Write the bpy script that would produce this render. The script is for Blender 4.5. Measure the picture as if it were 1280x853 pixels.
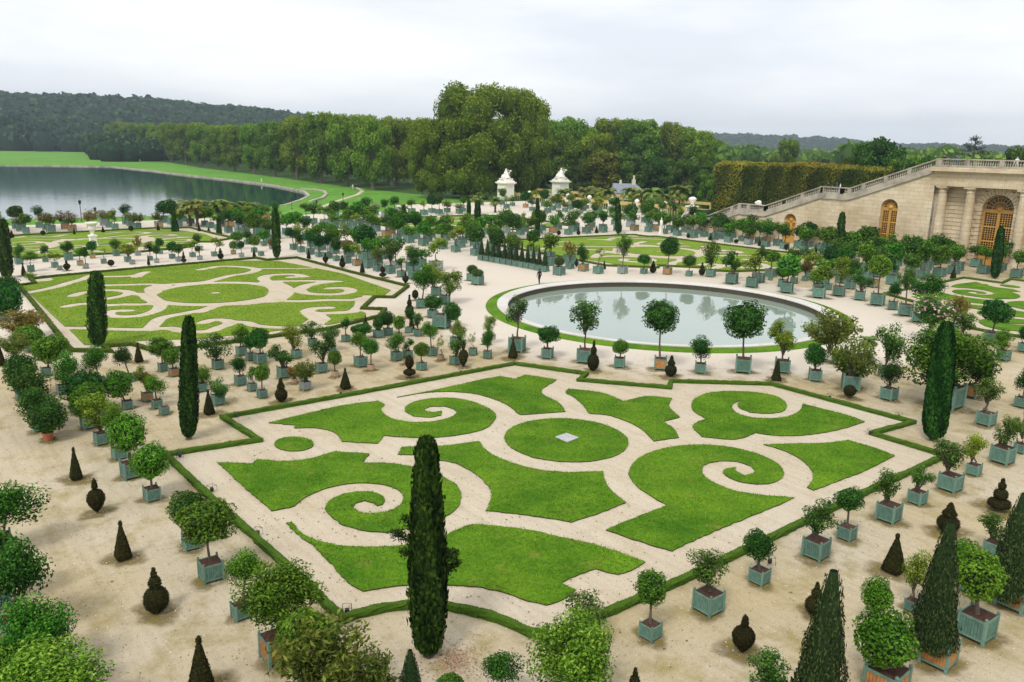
import bpy, bmesh, math, random
import numpy as np
from mathutils import Vector, Matrix
from mathutils.geometry import tessellate_polygon

for _o in list(bpy.data.objects):
    bpy.data.objects.remove(_o)
sc = bpy.context.scene
COL = sc.collection

# ------------------------------------------------------------------ camera
FPX, HEYE = 1010.0, 15.0
PITCH = math.atan((426.5 - 182) / FPX)
ROLL = math.radians(1.25)
YAW = math.radians(38.9)
FWD = np.array([math.sin(YAW), math.cos(YAW)])
RGT = np.array([math.cos(YAW), -math.sin(YAW)])
cam_d = bpy.data.cameras.new('camera')
cam = bpy.data.objects.new('camera', cam_d)
COL.objects.link(cam)
cam_d.sensor_width = 36.0
cam_d.lens = FPX / 1280 * 36
cam_d.clip_start, cam_d.clip_end = 0.1, 20000
_f = Vector((FWD[0] * math.cos(PITCH), FWD[1] * math.cos(PITCH), -math.sin(PITCH)))
_r0 = Vector((RGT[0], RGT[1], 0))
_u0 = _r0.cross(_f)
_c, _s = math.cos(ROLL), math.sin(ROLL)
_r = _r0 * _c + _u0 * _s
_u = -_r0 * _s + _u0 * _c
M = Matrix(((_r.x, _u.x, -_f.x, 0), (_r.y, _u.y, -_f.y, 0), (_r.z, _u.z, -_f.z, HEYE), (0, 0, 0, 1)))
cam.matrix_world = M
sc.camera = cam

# ------------------------------------------------------------------ sky, sun, exposure
SUN_EL, SUN_AZ = math.radians(52), math.radians(245)   # azimuth clockwise from +Y
world = bpy.data.worlds.new('World')
sc.world = world
world.use_nodes = True
nt = world.node_tree
nt.nodes.clear()
_out = nt.nodes.new('ShaderNodeOutputWorld')
_bg = nt.nodes.new('ShaderNodeBackground')
_bg2 = nt.nodes.new('ShaderNodeBackground')
_add = nt.nodes.new('ShaderNodeMixShader')
_sky = nt.nodes.new('ShaderNodeTexSky')
_sky.sky_type = 'NISHITA'
_sky.sun_disc = False
_sky.sun_elevation = SUN_EL
_sky.sun_rotation = SUN_AZ
_sky.dust_density = 3.0
_tc = nt.nodes.new('ShaderNodeTexCoord')
_mp = nt.nodes.new('ShaderNodeMapping')
_mp.inputs['Scale'].default_value = (1.0, 1.0, 4.5)
_nz = nt.nodes.new('ShaderNodeTexNoise')
_nz.inputs['Scale'].default_value = 1.9
_nz.inputs['Detail'].default_value = 6
_nz.inputs['Roughness'].default_value = 0.52
_rp = nt.nodes.new('ShaderNodeValToRGB')
_rp.color_ramp.elements[0].position = 0.36
_rp.color_ramp.elements[0].color = (0.730, 0.755, 0.805, 1)
_rp.color_ramp.elements[1].position = 0.58
_rp.color_ramp.elements[1].color = (0.960, 0.960, 0.960, 1)
nt.links.new(_tc.outputs['Generated'], _mp.inputs['Vector'])
nt.links.new(_mp.outputs[0], _nz.inputs['Vector'])
nt.links.new(_nz.outputs['Fac'], _rp.inputs[0])
nt.links.new(_rp.outputs[0], _bg2.inputs['Color'])
_bg2.inputs['Strength'].default_value = 1.0
nt.links.new(_sky.outputs[0], _bg.inputs['Color'])
_bg.inputs['Strength'].default_value = 0.12
_add.inputs[0].default_value = 0.88
nt.links.new(_bg.outputs[0], _add.inputs[1])
nt.links.new(_bg2.outputs[0], _add.inputs[2])
nt.links.new(_add.outputs[0], _out.inputs[0])

sun_d = bpy.data.lights.new('sun', 'SUN')
sun_d.energy = 1.5
sun_d.angle = math.radians(12)
sun_d.color = (1.0, 0.96, 0.9)
sun = bpy.data.objects.new('sun', sun_d)
COL.objects.link(sun)
_sd = Vector((math.sin(SUN_AZ) * math.cos(SUN_EL), math.cos(SUN_AZ) * math.cos(SUN_EL), math.sin(SUN_EL)))
sun.rotation_euler = _sd.to_track_quat('Z', 'Y').to_euler()

sc.view_settings.view_transform = 'Standard'
sc.view_settings.look = 'None'
sc.view_settings.gamma = 1.0
sc.view_settings.use_curve_mapping = False
sc.view_settings.exposure = 0.42
sc.render.engine = 'CYCLES'
sc.cycles.max_bounces = 6
sc.cycles.transparent_max_bounces = 4
sc.render.resolution_x, sc.render.resolution_y = 1024, 682

HAZE = 0.00015
rnd = random.Random(7)
rng = np.random.default_rng(11)

# ------------------------------------------------------------------ pixel <-> place helpers
def ray(x, y):
    u, v = x - 640, y - 426.5
    c, s = math.cos(ROLL), math.sin(ROLL)
    u, v = c * u + s * v, -s * u + c * v
    fw = FPX * math.cos(PITCH) - v * math.sin(PITCH)
    dz = -(FPX * math.sin(PITCH) + v * math.cos(PITCH))
    d = u * RGT + fw * FWD
    return np.array([d[0], d[1], dz])

def gnd(x, y, z=0.0):
    d = ray(x, y)
    return (d * ((z - HEYE) / d[2]))[:2]

def onX(x, y, X):
    d = ray(x, y); q = d * (X / d[0]); return q[1], q[2] + HEYE

def depth_pt(x, y, dist):
    """point along the pixel's direction at horizontal distance dist"""
    d = ray(x, y); q = d * (dist / math.hypot(d[0], d[1])); return q[0], q[1], q[2] + HEYE

def proj(X, Y, Z):
    a = X * RGT[0] + Y * RGT[1]; b = X * FWD[0] + Y * FWD[1]; c = Z - HEYE
    dep = b * math.cos(PITCH) - c * math.sin(PITCH)
    up = b * math.sin(PITCH) + c * math.cos(PITCH)
    u, w = FPX * a / dep, -FPX * up / dep
    cc, s = math.cos(ROLL), math.sin(ROLL)
    return 640 + cc * u - s * w, 426.5 + s * u + cc * w, dep

def zat(X, Y, ypx):
    lo, hi = -30.0, 80.0
    for _ in range(40):
        m = (lo + hi) / 2
        if proj(X, Y, m)[1] > ypx: lo = m
        else: hi = m
    return (lo + hi) / 2

# ------------------------------------------------------------------ materials
MATS = {}
def newmat(name):
    m = bpy.data.materials.new(name); m.use_nodes = True
    MATS[name] = m
    n = m.node_tree
    return m, n, n.nodes['Principled BSDF']

def N(n, t): return n.nodes.new(t)

def noise(n, scale, detail=4, rough=0.55, coord='Object', vec=None):
    z = N(n, 'ShaderNodeTexNoise')
    z.inputs['Scale'].default_value = scale
    z.inputs['Detail'].default_value = detail
    z.inputs['Roughness'].default_value = rough
    if vec is None:
        t = N(n, 'ShaderNodeTexCoord'); vec = t.outputs[coord]
    n.links.new(vec, z.inputs['Vector'])
    return z

def ramp(n, fac, stops):
    r = N(n, 'ShaderNodeValToRGB')
    e = r.color_ramp.elements
    while len(e) < len(stops): e.new(0.5)
    for k, (p, c) in enumerate(stops):
        e[k].position = p; e[k].color = (*c, 1)
    n.links.new(fac, r.inputs[0])
    return r

def mixc(n, a, b, fac, mode='MIX'):
    m = N(n, 'ShaderNodeMix'); m.data_type = 'RGBA'; m.blend_type = mode
    for i, v in ((6, a), (7, b)):
        if hasattr(v, 'links'): n.links.new(v, m.inputs[i])
        else: m.inputs[i].default_value = (*v, 1)
    if hasattr(fac, 'links'): n.links.new(fac, m.inputs[0])
    else: m.inputs[0].default_value = fac
    return m.outputs[2]

def bump(n, bsdf, h, strength=0.4, dist=0.02):
    b = N(n, 'ShaderNodeBump'); b.inputs['Strength'].default_value = strength
    b.inputs['Distance'].default_value = dist
    n.links.new(h, b.inputs['Height']); n.links.new(b.outputs[0], bsdf.inputs['Normal'])

def worldpos(n):
    return N(n, 'ShaderNodeNewGeometry').outputs['Position']

def leaf_mat(name, dark, mid, light, var=0.25, transl=0.22, rough=0.55):
    m, n, b = newmat(name)
    at = N(n, 'ShaderNodeAttribute'); at.attribute_name = 'v'
    r = ramp(n, at.outputs['Fac'], [(0.0, dark), (0.5, mid), (1.0, light)])  # dark end deepened to paint shade inside the foliage
    oi = N(n, 'ShaderNodeObjectInfo')
    hs = N(n, 'ShaderNodeHueSaturation')
    mr = N(n, 'ShaderNodeMapRange')
    mr.inputs['To Min'].default_value = 0.5 - 0.028; mr.inputs['To Max'].default_value = 0.5 + 0.022
    n.links.new(oi.outputs['Random'], mr.inputs[0]); n.links.new(mr.outputs[0], hs.inputs['Hue'])
    m2 = N(n, 'ShaderNodeMath'); m2.operation = 'MULTIPLY'; m2.inputs[1].default_value = 7.31
    m3 = N(n, 'ShaderNodeMath'); m3.operation = 'FRACT'
    n.links.new(oi.outputs['Random'], m2.inputs[0]); n.links.new(m2.outputs[0], m3.inputs[0])
    mr2 = N(n, 'ShaderNodeMapRange')
    mr2.inputs['To Min'].default_value = 1 - var; mr2.inputs['To Max'].default_value = 1 + var
    n.links.new(m3.outputs[0], mr2.inputs[0]); n.links.new(mr2.outputs[0], hs.inputs['Value'])
    n.links.new(r.outputs[0], hs.inputs['Color'])
    n.links.new(hs.outputs[0], b.inputs['Base Color'])
    b.inputs['Roughness'].default_value = rough
    b.inputs['Specular IOR Level'].default_value = 0.10
    tr = N(n, 'ShaderNodeBsdfTranslucent')
    n.links.new(hs.outputs[0], tr.inputs[0])
    mx = N(n, 'ShaderNodeMixShader'); mx.inputs[0].default_value = transl
    n.links.new(b.outputs[0], mx.inputs[1]); n.links.new(tr.outputs[0], mx.inputs[2])
    n.links.new(mx.outputs[0], n.nodes['Material Output'].inputs[0])
    return m

leaf_mat('leaf_dark', (0.003, 0.018, 0.002), (0.020, 0.090, 0.008), (0.085, 0.235, 0.030))
leaf_mat('leaf_mid', (0.007, 0.036, 0.002), (0.055, 0.180, 0.009), (0.180, 0.380, 0.036))
leaf_mat('leaf_yellow', (0.030, 0.065, 0.004), (0.165, 0.265, 0.016), (0.380, 0.450, 0.055))
leaf_mat('leaf_lime', (0.020, 0.060, 0.004), (0.110, 0.230, 0.014), (0.290, 0.420, 0.050))
leaf_mat('leaf_loose', (0.007, 0.030, 0.004), (0.052, 0.145, 0.016), (0.185, 0.310, 0.056))
leaf_mat('leaf_olive', (0.018, 0.036, 0.005), (0.090, 0.145, 0.020), (0.225, 0.265, 0.050))
leaf_mat('leaf_russet', (0.040, 0.030, 0.006), (0.165, 0.125, 0.022), (0.310, 0.230, 0.055))
leaf_mat('leaf_yew', (0.010, 0.010, 0.003), (0.030, 0.034, 0.008), (0.078, 0.078, 0.020), transl=0.05, rough=0.9)
leaf_mat('leaf_cypress', (0.002, 0.014, 0.002), (0.016, 0.058, 0.006), (0.068, 0.165, 0.020), transl=0.08, rough=0.8)
leaf_mat('leaf_pyramid', (0.004, 0.014, 0.003), (0.024, 0.060, 0.014), (0.100, 0.135, 0.042), transl=0.1)
leaf_mat('leaf_box', (0.016, 0.036, 0.003), (0.090, 0.160, 0.013), (0.220, 0.300, 0.038), transl=0.12, rough=0.75)
leaf_mat('leaf_palm', (0.040, 0.075, 0.012), (0.140, 0.215, 0.034), (0.340, 0.385, 0.100), transl=0.15)
leaf_mat('leaf_plane', (0.022, 0.058, 0.005), (0.112, 0.215, 0.012), (0.280, 0.400, 0.040), var=0.18, transl=0.2, rough=0.8)
leaf_mat('leaf_wood', (0.007, 0.026, 0.004), (0.040, 0.105, 0.012), (0.120, 0.215, 0.030), var=0.25, transl=0.12, rough=0.85)
leaf_mat('leaf_hill', (0.006, 0.022, 0.010), (0.024, 0.062, 0.024), (0.070, 0.125, 0.042), var=0.1, transl=0.08, rough=0.9)
leaf_mat('leaf_hornbeam', (0.014, 0.026, 0.003), (0.070, 0.098, 0.011), (0.290, 0.270, 0.030), var=0.22, transl=0.12, rough=0.85)
leaf_mat('leaf_pink', (0.14, 0.06, 0.07), (0.42, 0.22, 0.26), (0.62, 0.42, 0.45), transl=0.15)
leaf_mat('grass_pale', (0.085, 0.155, 0.010), (0.175, 0.285, 0.020), (0.330, 0.420, 0.055), var=0.05, transl=0.25, rough=0.7)
leaf_mat('grass_blade', (0.045, 0.110, 0.006), (0.115, 0.242, 0.014), (0.290, 0.400, 0.040), var=0.05, transl=0.25, rough=0.8)

_m, _n, _b = newmat('pebble')
_a = N(_n, 'ShaderNodeAttribute'); _a.attribute_name = 'v'
_n.links.new(ramp(_n, _a.outputs['Fac'], [(0, (.14, .10, .06)), (.55, (.36, .29, .19)), (1, (.72, .66, .55))]).outputs[0], _b.inputs['Base Color'])
_b.inputs['Roughness'].default_value = .9

def simple(name, col, rough=0.7, var=0.0, scale=3.0, spec=0.3, bmp=0.0, metal=0.0):
    m, n, b = newmat(name)
    b.inputs['Roughness'].default_value = rough
    b.inputs['Specular IOR Level'].default_value = spec
    b.inputs['Metallic'].default_value = metal
    if var:
        z = noise(n, scale, 6, 0.6)
        r = ramp(n, z.outputs['Fac'], [(0.25, tuple(c * (1 - var) for c in col)), (0.75, tuple(min(1, c * (1 + var)) for c in col))])
        oi = N(n, 'ShaderNodeObjectInfo'); hs = N(n, 'ShaderNodeHueSaturation')
        mr = N(n, 'ShaderNodeMapRange'); mr.inputs['To Min'].default_value = 1 - var * .55; mr.inputs['To Max'].default_value = 1 + var * .55
        n.links.new(oi.outputs['Random'], mr.inputs[0]); n.links.new(mr.outputs[0], hs.inputs['Value'])
        n.links.new(r.outputs[0], hs.inputs['Color'])
        n.links.new(hs.outputs[0], b.inputs['Base Color'])
        if bmp: bump(n, b, z.outputs['Fac'], bmp)
    else:
        b.inputs['Base Color'].default_value = (*col, 1)
    return m

simple('teal_paint', (0.098, 0.195, 0.152), 0.6, 0.30, 5, bmp=0.1)
simple('teal_frame', (0.135, 0.235, 0.180), 0.6, 0.25, 6)
simple('grey_paint', (0.235, 0.285, 0.270), 0.7, 0.25, 5)
simple('raw_wood', (0.400, 0.190, 0.065), 0.7, 0.35, 4, bmp=0.1)
simple('pale_wood', (0.400, 0.270, 0.170), 0.8, 0.3, 4)
simple('terracotta', (0.430, 0.140, 0.075), 0.8, 0.2, 5)
simple('soil', (0.070, 0.032, 0.020), 0.95, 0.4, 14, bmp=0.5)
simple('bark', (0.110, 0.085, 0.062), 0.9, 0.35, 9, bmp=0.5)
simple('bark_pale', (0.200, 0.175, 0.130), 0.9, 0.35, 5, bmp=0.4)
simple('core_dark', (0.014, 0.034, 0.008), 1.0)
simple('core_wood', (0.016, 0.030, 0.010), 1.0)
simple('turf_edge', (0.050, 0.035, 0.018), 1.0, 0.3, 12)
simple('dead_leaf', (0.120, 0.110, 0.035), 0.9, 0.4, 3)
simple('iron', (0.020, 0.020, 0.022), 0.5, spec=0.5)
simple('white_stone', (0.800, 0.765, 0.680), 0.8, 0.12, 1.4, bmp=0.1)
simple('ochre_paint', (0.560, 0.400, 0.150), 0.6, 0.15, 2)
simple('door_ochre', (0.520, 0.285, 0.060), 0.5, 0.18, 2)
simple('glass_dark', (0.018, 0.014, 0.012), 0.12, spec=0.6)
simple('slate', (0.190, 0.210, 0.240), 0.6, 0.2, 1.5)
simple('plaster', (0.620, 0.560, 0.440), 0.9, 0.12, 0.8)
simple('skin', (0.480, 0.290, 0.210), 0.6)
simple('cloth_black', (0.016, 0.016, 0.020), 0.9)
simple('cloth_white', (0.700, 0.700, 0.720), 0.9)
simple('cloth_blue', (0.060, 0.090, 0.200), 0.9)
simple('hair_brown', (0.040, 0.024, 0.014), 0.8)
simple('slab_grey', (0.430, 0.410, 0.430), 0.8, 0.12, 2)

for _nm in ('teal_paint', 'teal_frame', 'grey_paint'):
    _m = MATS[_nm]; _n = _m.node_tree; _b = _n.nodes['Principled BSDF']
    _src = _b.inputs['Base Color'].links[0].from_socket
    _z = noise(_n, 7.0, 7, .72); _z2 = noise(_n, 1.6, 4, .6)
    _c = mixc(_n, _src, (.30, .31, .27), ramp(_n, _z.outputs['Fac'], [(.56, (0, 0, 0)), (.70, (.7, .7, .7))]).outputs[0])
    _c = mixc(_n, _c, (.060, .075, .050), ramp(_n, _z2.outputs['Fac'], [(.52, (0, 0, 0)), (.72, (.6, .6, .6))]).outputs[0])
    _n.links.new(_c, _b.inputs['Base Color'])

def limestone(name, base, stain, dark, sc1):
    m, n, b = newmat(name)
    p = worldpos(n)
    big = noise(n, 0.22 * sc1, 6, 0.6, vec=p)
    mid = noise(n, 1.3 * sc1, 7, 0.65, vec=p)
    c = mixc(n, base, stain, ramp(n, big.outputs['Fac'], [(0.42, (0, 0, 0)), (0.66, (1, 1, 1))]).outputs[0])
    c = mixc(n, c, dark, ramp(n, mid.outputs['Fac'], [(0.56, (0, 0, 0)), (0.78, (0.75, 0.75, 0.75))]).outputs[0])
    fine = noise(n, 9, 4, 0.6, vec=p)
    c = mixc(n, c, ramp(n, fine.outputs['Fac'], [(0.3, (0.8, 0.8, 0.8)), (0.7, (1.12, 1.12, 1.12))]).outputs[0], 1.0, 'MULTIPLY')
    if name == 'wall_stone':   # ashlar joints and slightly different blocks
        sp = N(n, 'ShaderNodeSeparateXYZ'); n.links.new(p, sp.inputs[0])
        cb = N(n, 'ShaderNodeCombineXYZ'); n.links.new(sp.outputs[1], cb.inputs[0]); n.links.new(sp.outputs[2], cb.inputs[1])
        bt = N(n, 'ShaderNodeTexBrick'); n.links.new(cb.outputs[0], bt.inputs['Vector'])
        bt.inputs['Scale'].default_value = 1.0; bt.inputs['Brick Width'].default_value = 1.5; bt.inputs['Row Height'].default_value = .57; bt.inputs['Mortar Size'].default_value = .025
        bt.inputs['Color1'].default_value = (1.06, 1.05, 1.04, 1); bt.inputs['Color2'].default_value = (.86, .83, .78, 1); bt.inputs['Mortar'].default_value = (.62, .58, .52, 1)
        c = mixc(n, c, bt.outputs['Color'], .75, 'MULTIPLY')
    n.links.new(c, b.inputs['Base Color'])
    b.inputs['Roughness'].default_value = 0.9
    bump(n, b, fine.outputs['Fac'], 0.25, 0.03)
    return m
limestone('wall_stone', (0.690, 0.590, 0.420), (0.540, 0.430, 0.270), (0.330, 0.290, 0.220), 1.0)
limestone('grey_stone', (0.480, 0.425, 0.335), (0.230, 0.210, 0.175), (0.110, 0.105, 0.090), 2.2)
limestone('rim_stone', (0.620, 0.600, 0.560), (0.540, 0.505, 0.440), (0.400, 0.370, 0.310), 1.0)
limestone('rim_wet', (0.070, 0.058, 0.038), (0.050, 0.050, 0.025), (0.030, 0.026, 0.018), 1.0)

def gravel(name, base, yel, moss, dark, mossamt, pale=None):
    m, n, b = newmat(name)
    p = worldpos(n)
    n1 = noise(n, 0.10, 6, 0.62, vec=p)
    n2 = noise(n, 0.55, 7, 0.68, vec=p)
    n3 = noise(n, 6.0, 6, 0.7, vec=p)
    n4 = noise(n, 28.0, 3, 0.7, vec=p)
    c = mixc(n, base, yel, ramp(n, n1.outputs['Fac'], [(0.38, (0, 0, 0)), (0.62, (1, 1, 1))]).outputs[0])
    c = mixc(n, c, moss, ramp(n, n2.outputs['Fac'], [(0.50, (0, 0, 0)), (0.70, (mossamt,) * 3)]).outputs[0])
    c = mixc(n, c, dark, ramp(n, n3.outputs['Fac'], [(0.52, (0, 0, 0)), (0.80, (0.6, 0.6, 0.6))]).outputs[0])
    c = mixc(n, c, ramp(n, n4.outputs['Fac'], [(0.25, (0.62, 0.6, 0.57)), (0.5, (1, 1, 1)), (0.75, (1.22, 1.22, 1.22))]).outputs[0], 1.0, 'MULTIPLY')
    tm = N(n, 'ShaderNodeMapping'); tm.inputs['Scale'].default_value = (2.6, .16, 1); n.links.new(p, tm.inputs[0])
    n5 = noise(n, 1.0, 5, .6, vec=tm.outputs[0])       # rake and wheel marks along the walks
    c = mixc(n, c, ramp(n, n5.outputs['Fac'], [(.38, (.84, .82, .79)), (.52, (1, 1, 1)), (.66, (1.07, 1.07, 1.07))]).outputs[0], .5, 'MULTIPLY')
    if pale:    # trodden pale sand of the pond walk and the avenues
        sp = N(n, 'ShaderNodeSeparateXYZ'); n.links.new(p, sp.inputs[0])
        vd = N(n, 'ShaderNodeVectorMath'); vd.operation = 'DISTANCE'; n.links.new(p, vd.inputs[0]); vd.inputs[1].default_value = (59.4, 50.4, 0)
        wob = N(n, 'ShaderNodeMath'); wob.operation = 'MULTIPLY'; wob.inputs[1].default_value = 9.0; n.links.new(n2.outputs['Fac'], wob.inputs[0])
        d1 = N(n, 'ShaderNodeMath'); d1.operation = 'ADD'; n.links.new(vd.outputs['Value'], d1.inputs[0]); n.links.new(wob.outputs[0], d1.inputs[1])
        m1 = N(n, 'ShaderNodeMapRange'); m1.interpolation_type = 'SMOOTHSTEP'; m1.inputs['From Min'].default_value = 30; m1.inputs['From Max'].default_value = 26
        n.links.new(d1.outputs[0], m1.inputs[0])
        d2 = N(n, 'ShaderNodeMath'); d2.operation = 'ADD'; n.links.new(sp.outputs[1], d2.inputs[0]); n.links.new(wob.outputs[0], d2.inputs[1])
        m2 = N(n, 'ShaderNodeMapRange'); m2.interpolation_type = 'SMOOTHSTEP'; m2.inputs['From Min'].default_value = 60; m2.inputs['From Max'].default_value = 76
        n.links.new(d2.outputs[0], m2.inputs[0])
        mx = N(n, 'ShaderNodeMath'); mx.operation = 'MAXIMUM'; n.links.new(m1.outputs[0], mx.inputs[0]); n.links.new(m2.outputs[0], mx.inputs[1])
        sc_ = N(n, 'ShaderNodeMath'); sc_.operation = 'MULTIPLY'; sc_.inputs[1].default_value = .85; n.links.new(mx.outputs[0], sc_.inputs[0])
        c = mixc(n, c, pale, sc_.outputs[0])
    n.links.new(c, b.inputs['Base Color'])
    b.inputs['Roughness'].default_value = 0.95
    b.inputs['Specular IOR Level'].default_value = 0.15
    bump(n, b, n4.outputs['Fac'], 0.5, 0.02)
    return m
gravel('gravel', (0.500, 0.435, 0.320), (0.440, 0.360, 0.215), (0.270, 0.220, 0.070), (0.230, 0.165, 0.085), 0.8, (0.620, 0.555, 0.470))
gravel('sand_path', (0.540, 0.475, 0.370), (0.500, 0.425, 0.310), (0.400, 0.340, 0.200), (0.350, 0.290, 0.200), 0.5)

_m, _n, _b = newmat('stain')  # brown earth stain that also darkens as painted contact shade
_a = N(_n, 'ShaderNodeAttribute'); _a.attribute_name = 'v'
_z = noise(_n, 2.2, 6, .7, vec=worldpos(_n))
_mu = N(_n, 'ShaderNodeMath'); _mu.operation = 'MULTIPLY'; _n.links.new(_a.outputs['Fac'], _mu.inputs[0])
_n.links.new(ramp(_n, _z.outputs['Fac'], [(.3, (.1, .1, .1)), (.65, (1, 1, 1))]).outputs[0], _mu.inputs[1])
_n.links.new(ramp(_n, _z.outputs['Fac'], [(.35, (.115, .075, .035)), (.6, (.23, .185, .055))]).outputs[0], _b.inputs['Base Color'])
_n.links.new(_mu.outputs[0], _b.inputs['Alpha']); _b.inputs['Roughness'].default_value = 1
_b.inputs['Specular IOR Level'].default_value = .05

def turf(name, a, b_, c_, sc1=1.0, brown=0.35):
    m, n, b = newmat(name)
    p = worldpos(n)
    n1 = noise(n, 0.35 * sc1, 6, 0.65, vec=p)
    n2 = noise(n, 7.0 * sc1, 5, 0.7, vec=p)
    n3 = noise(n, 0.8 * sc1, 5, 0.6, vec=p)
    c = mixc(n, a, b_, ramp(n, n1.outputs['Fac'], [(0.35, (0, 0, 0)), (0.65, (1, 1, 1))]).outputs[0])
    c = mixc(n, c, c_, ramp(n, n3.outputs['Fac'], [(0.58, (0, 0, 0)), (0.78, (brown,) * 3)]).outputs[0])
    c = mixc(n, c, ramp(n, n2.outputs['Fac'], [(0.3, (0.55, 0.6, 0.5)), (0.7, (1.35, 1.28, 1.2))]).outputs[0], 1.0, 'MULTIPLY')
    n.links.new(c, b.inputs['Base Color'])
    b.inputs['Roughness'].default_value = 0.9
    b.inputs['Specular IOR Level'].default_value = 0.1
    bump(n, b, n2.outputs['Fac'], 0.6, 0.03)
    return m
turf('turf', (0.048, 0.140, 0.005), (0.120, 0.240, 0.011), (0.210, 0.190, 0.045), 1.0, .75)
turf('turf_old', (0.125, 0.225, 0.014), (0.190, 0.285, 0.026), (0.230, 0.205, 0.085), 1.0, 0.6)
turf('meadow', (0.095, 0.245, 0.030), (0.125, 0.300, 0.036), (0.140, 0.250, 0.045), 0.08, 0.4)
turf('woodfloor', (0.035, 0.080, 0.020), (0.050, 0.100, 0.025), (0.060, 0.080, 0.030), 0.05, 0.4)

def water(name, deep, rough, wave, wscale):
    m, n, b = newmat(name)
    b.inputs['Base Color'].default_value = (*deep, 1)
    b.inputs['Roughness'].default_value = rough
    b.inputs['IOR'].default_value = 1.33
    b.inputs['Specular IOR Level'].default_value = 0.5
    p = worldpos(n)
    z = noise(n, wscale, 3, 0.5, vec=p)
    bump(n, b, z.outputs['Fac'], wave, 0.05)
    return m
water('pond_water', (0.270, 0.335, 0.275), 0.015, 0.012, 0.8)
MATS['pond_water'].node_tree.nodes['Principled BSDF'].inputs['IOR'].default_value = 1.95
water('lake_water', (0.008, 0.055, 0.050), 0.06, 0.30, 0.35)

# ------------------------------------------------------------------ mesh + object helpers
def mesh_np(name, V, F, vattr=None, mat_idx=None, smooth=False):
    """V (n,3); F array (m,k) or list of such arrays"""
    if not isinstance(F, list): F = [F]
    F = [np.asarray(f, dtype=np.int32) for f in F if len(f)]
    V = np.asarray(V, dtype=np.float32)
    me = bpy.data.meshes.new(name)
    me.vertices.add(len(V)); me.vertices.foreach_set('co', V.ravel())
    tot = [np.full(len(f), f.shape[1], dtype=np.int32) for f in F]
    tot = np.concatenate(tot)
    lv = np.concatenate([f.ravel() for f in F])
    me.loops.add(len(lv)); me.loops.foreach_set('vertex_index', lv)
    me.polygons.add(len(tot))
    st = np.concatenate([[0], np.cumsum(tot)[:-1]]).astype(np.int32)
    me.polygons.foreach_set('loop_start', st)
    if mat_idx is not None:
        me.polygons.foreach_set('material_index', np.asarray(mat_idx, dtype=np.int32))
    if smooth:
        me.polygons.foreach_set('use_smooth', np.ones(len(tot), dtype=bool))
    if vattr is not None:
        a = me.attributes.new('v', 'FLOAT', 'POINT')
        a.data.foreach_set('value', np.asarray(vattr, dtype=np.float32))
    me.update(calc_edges=True)
    return me

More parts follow.
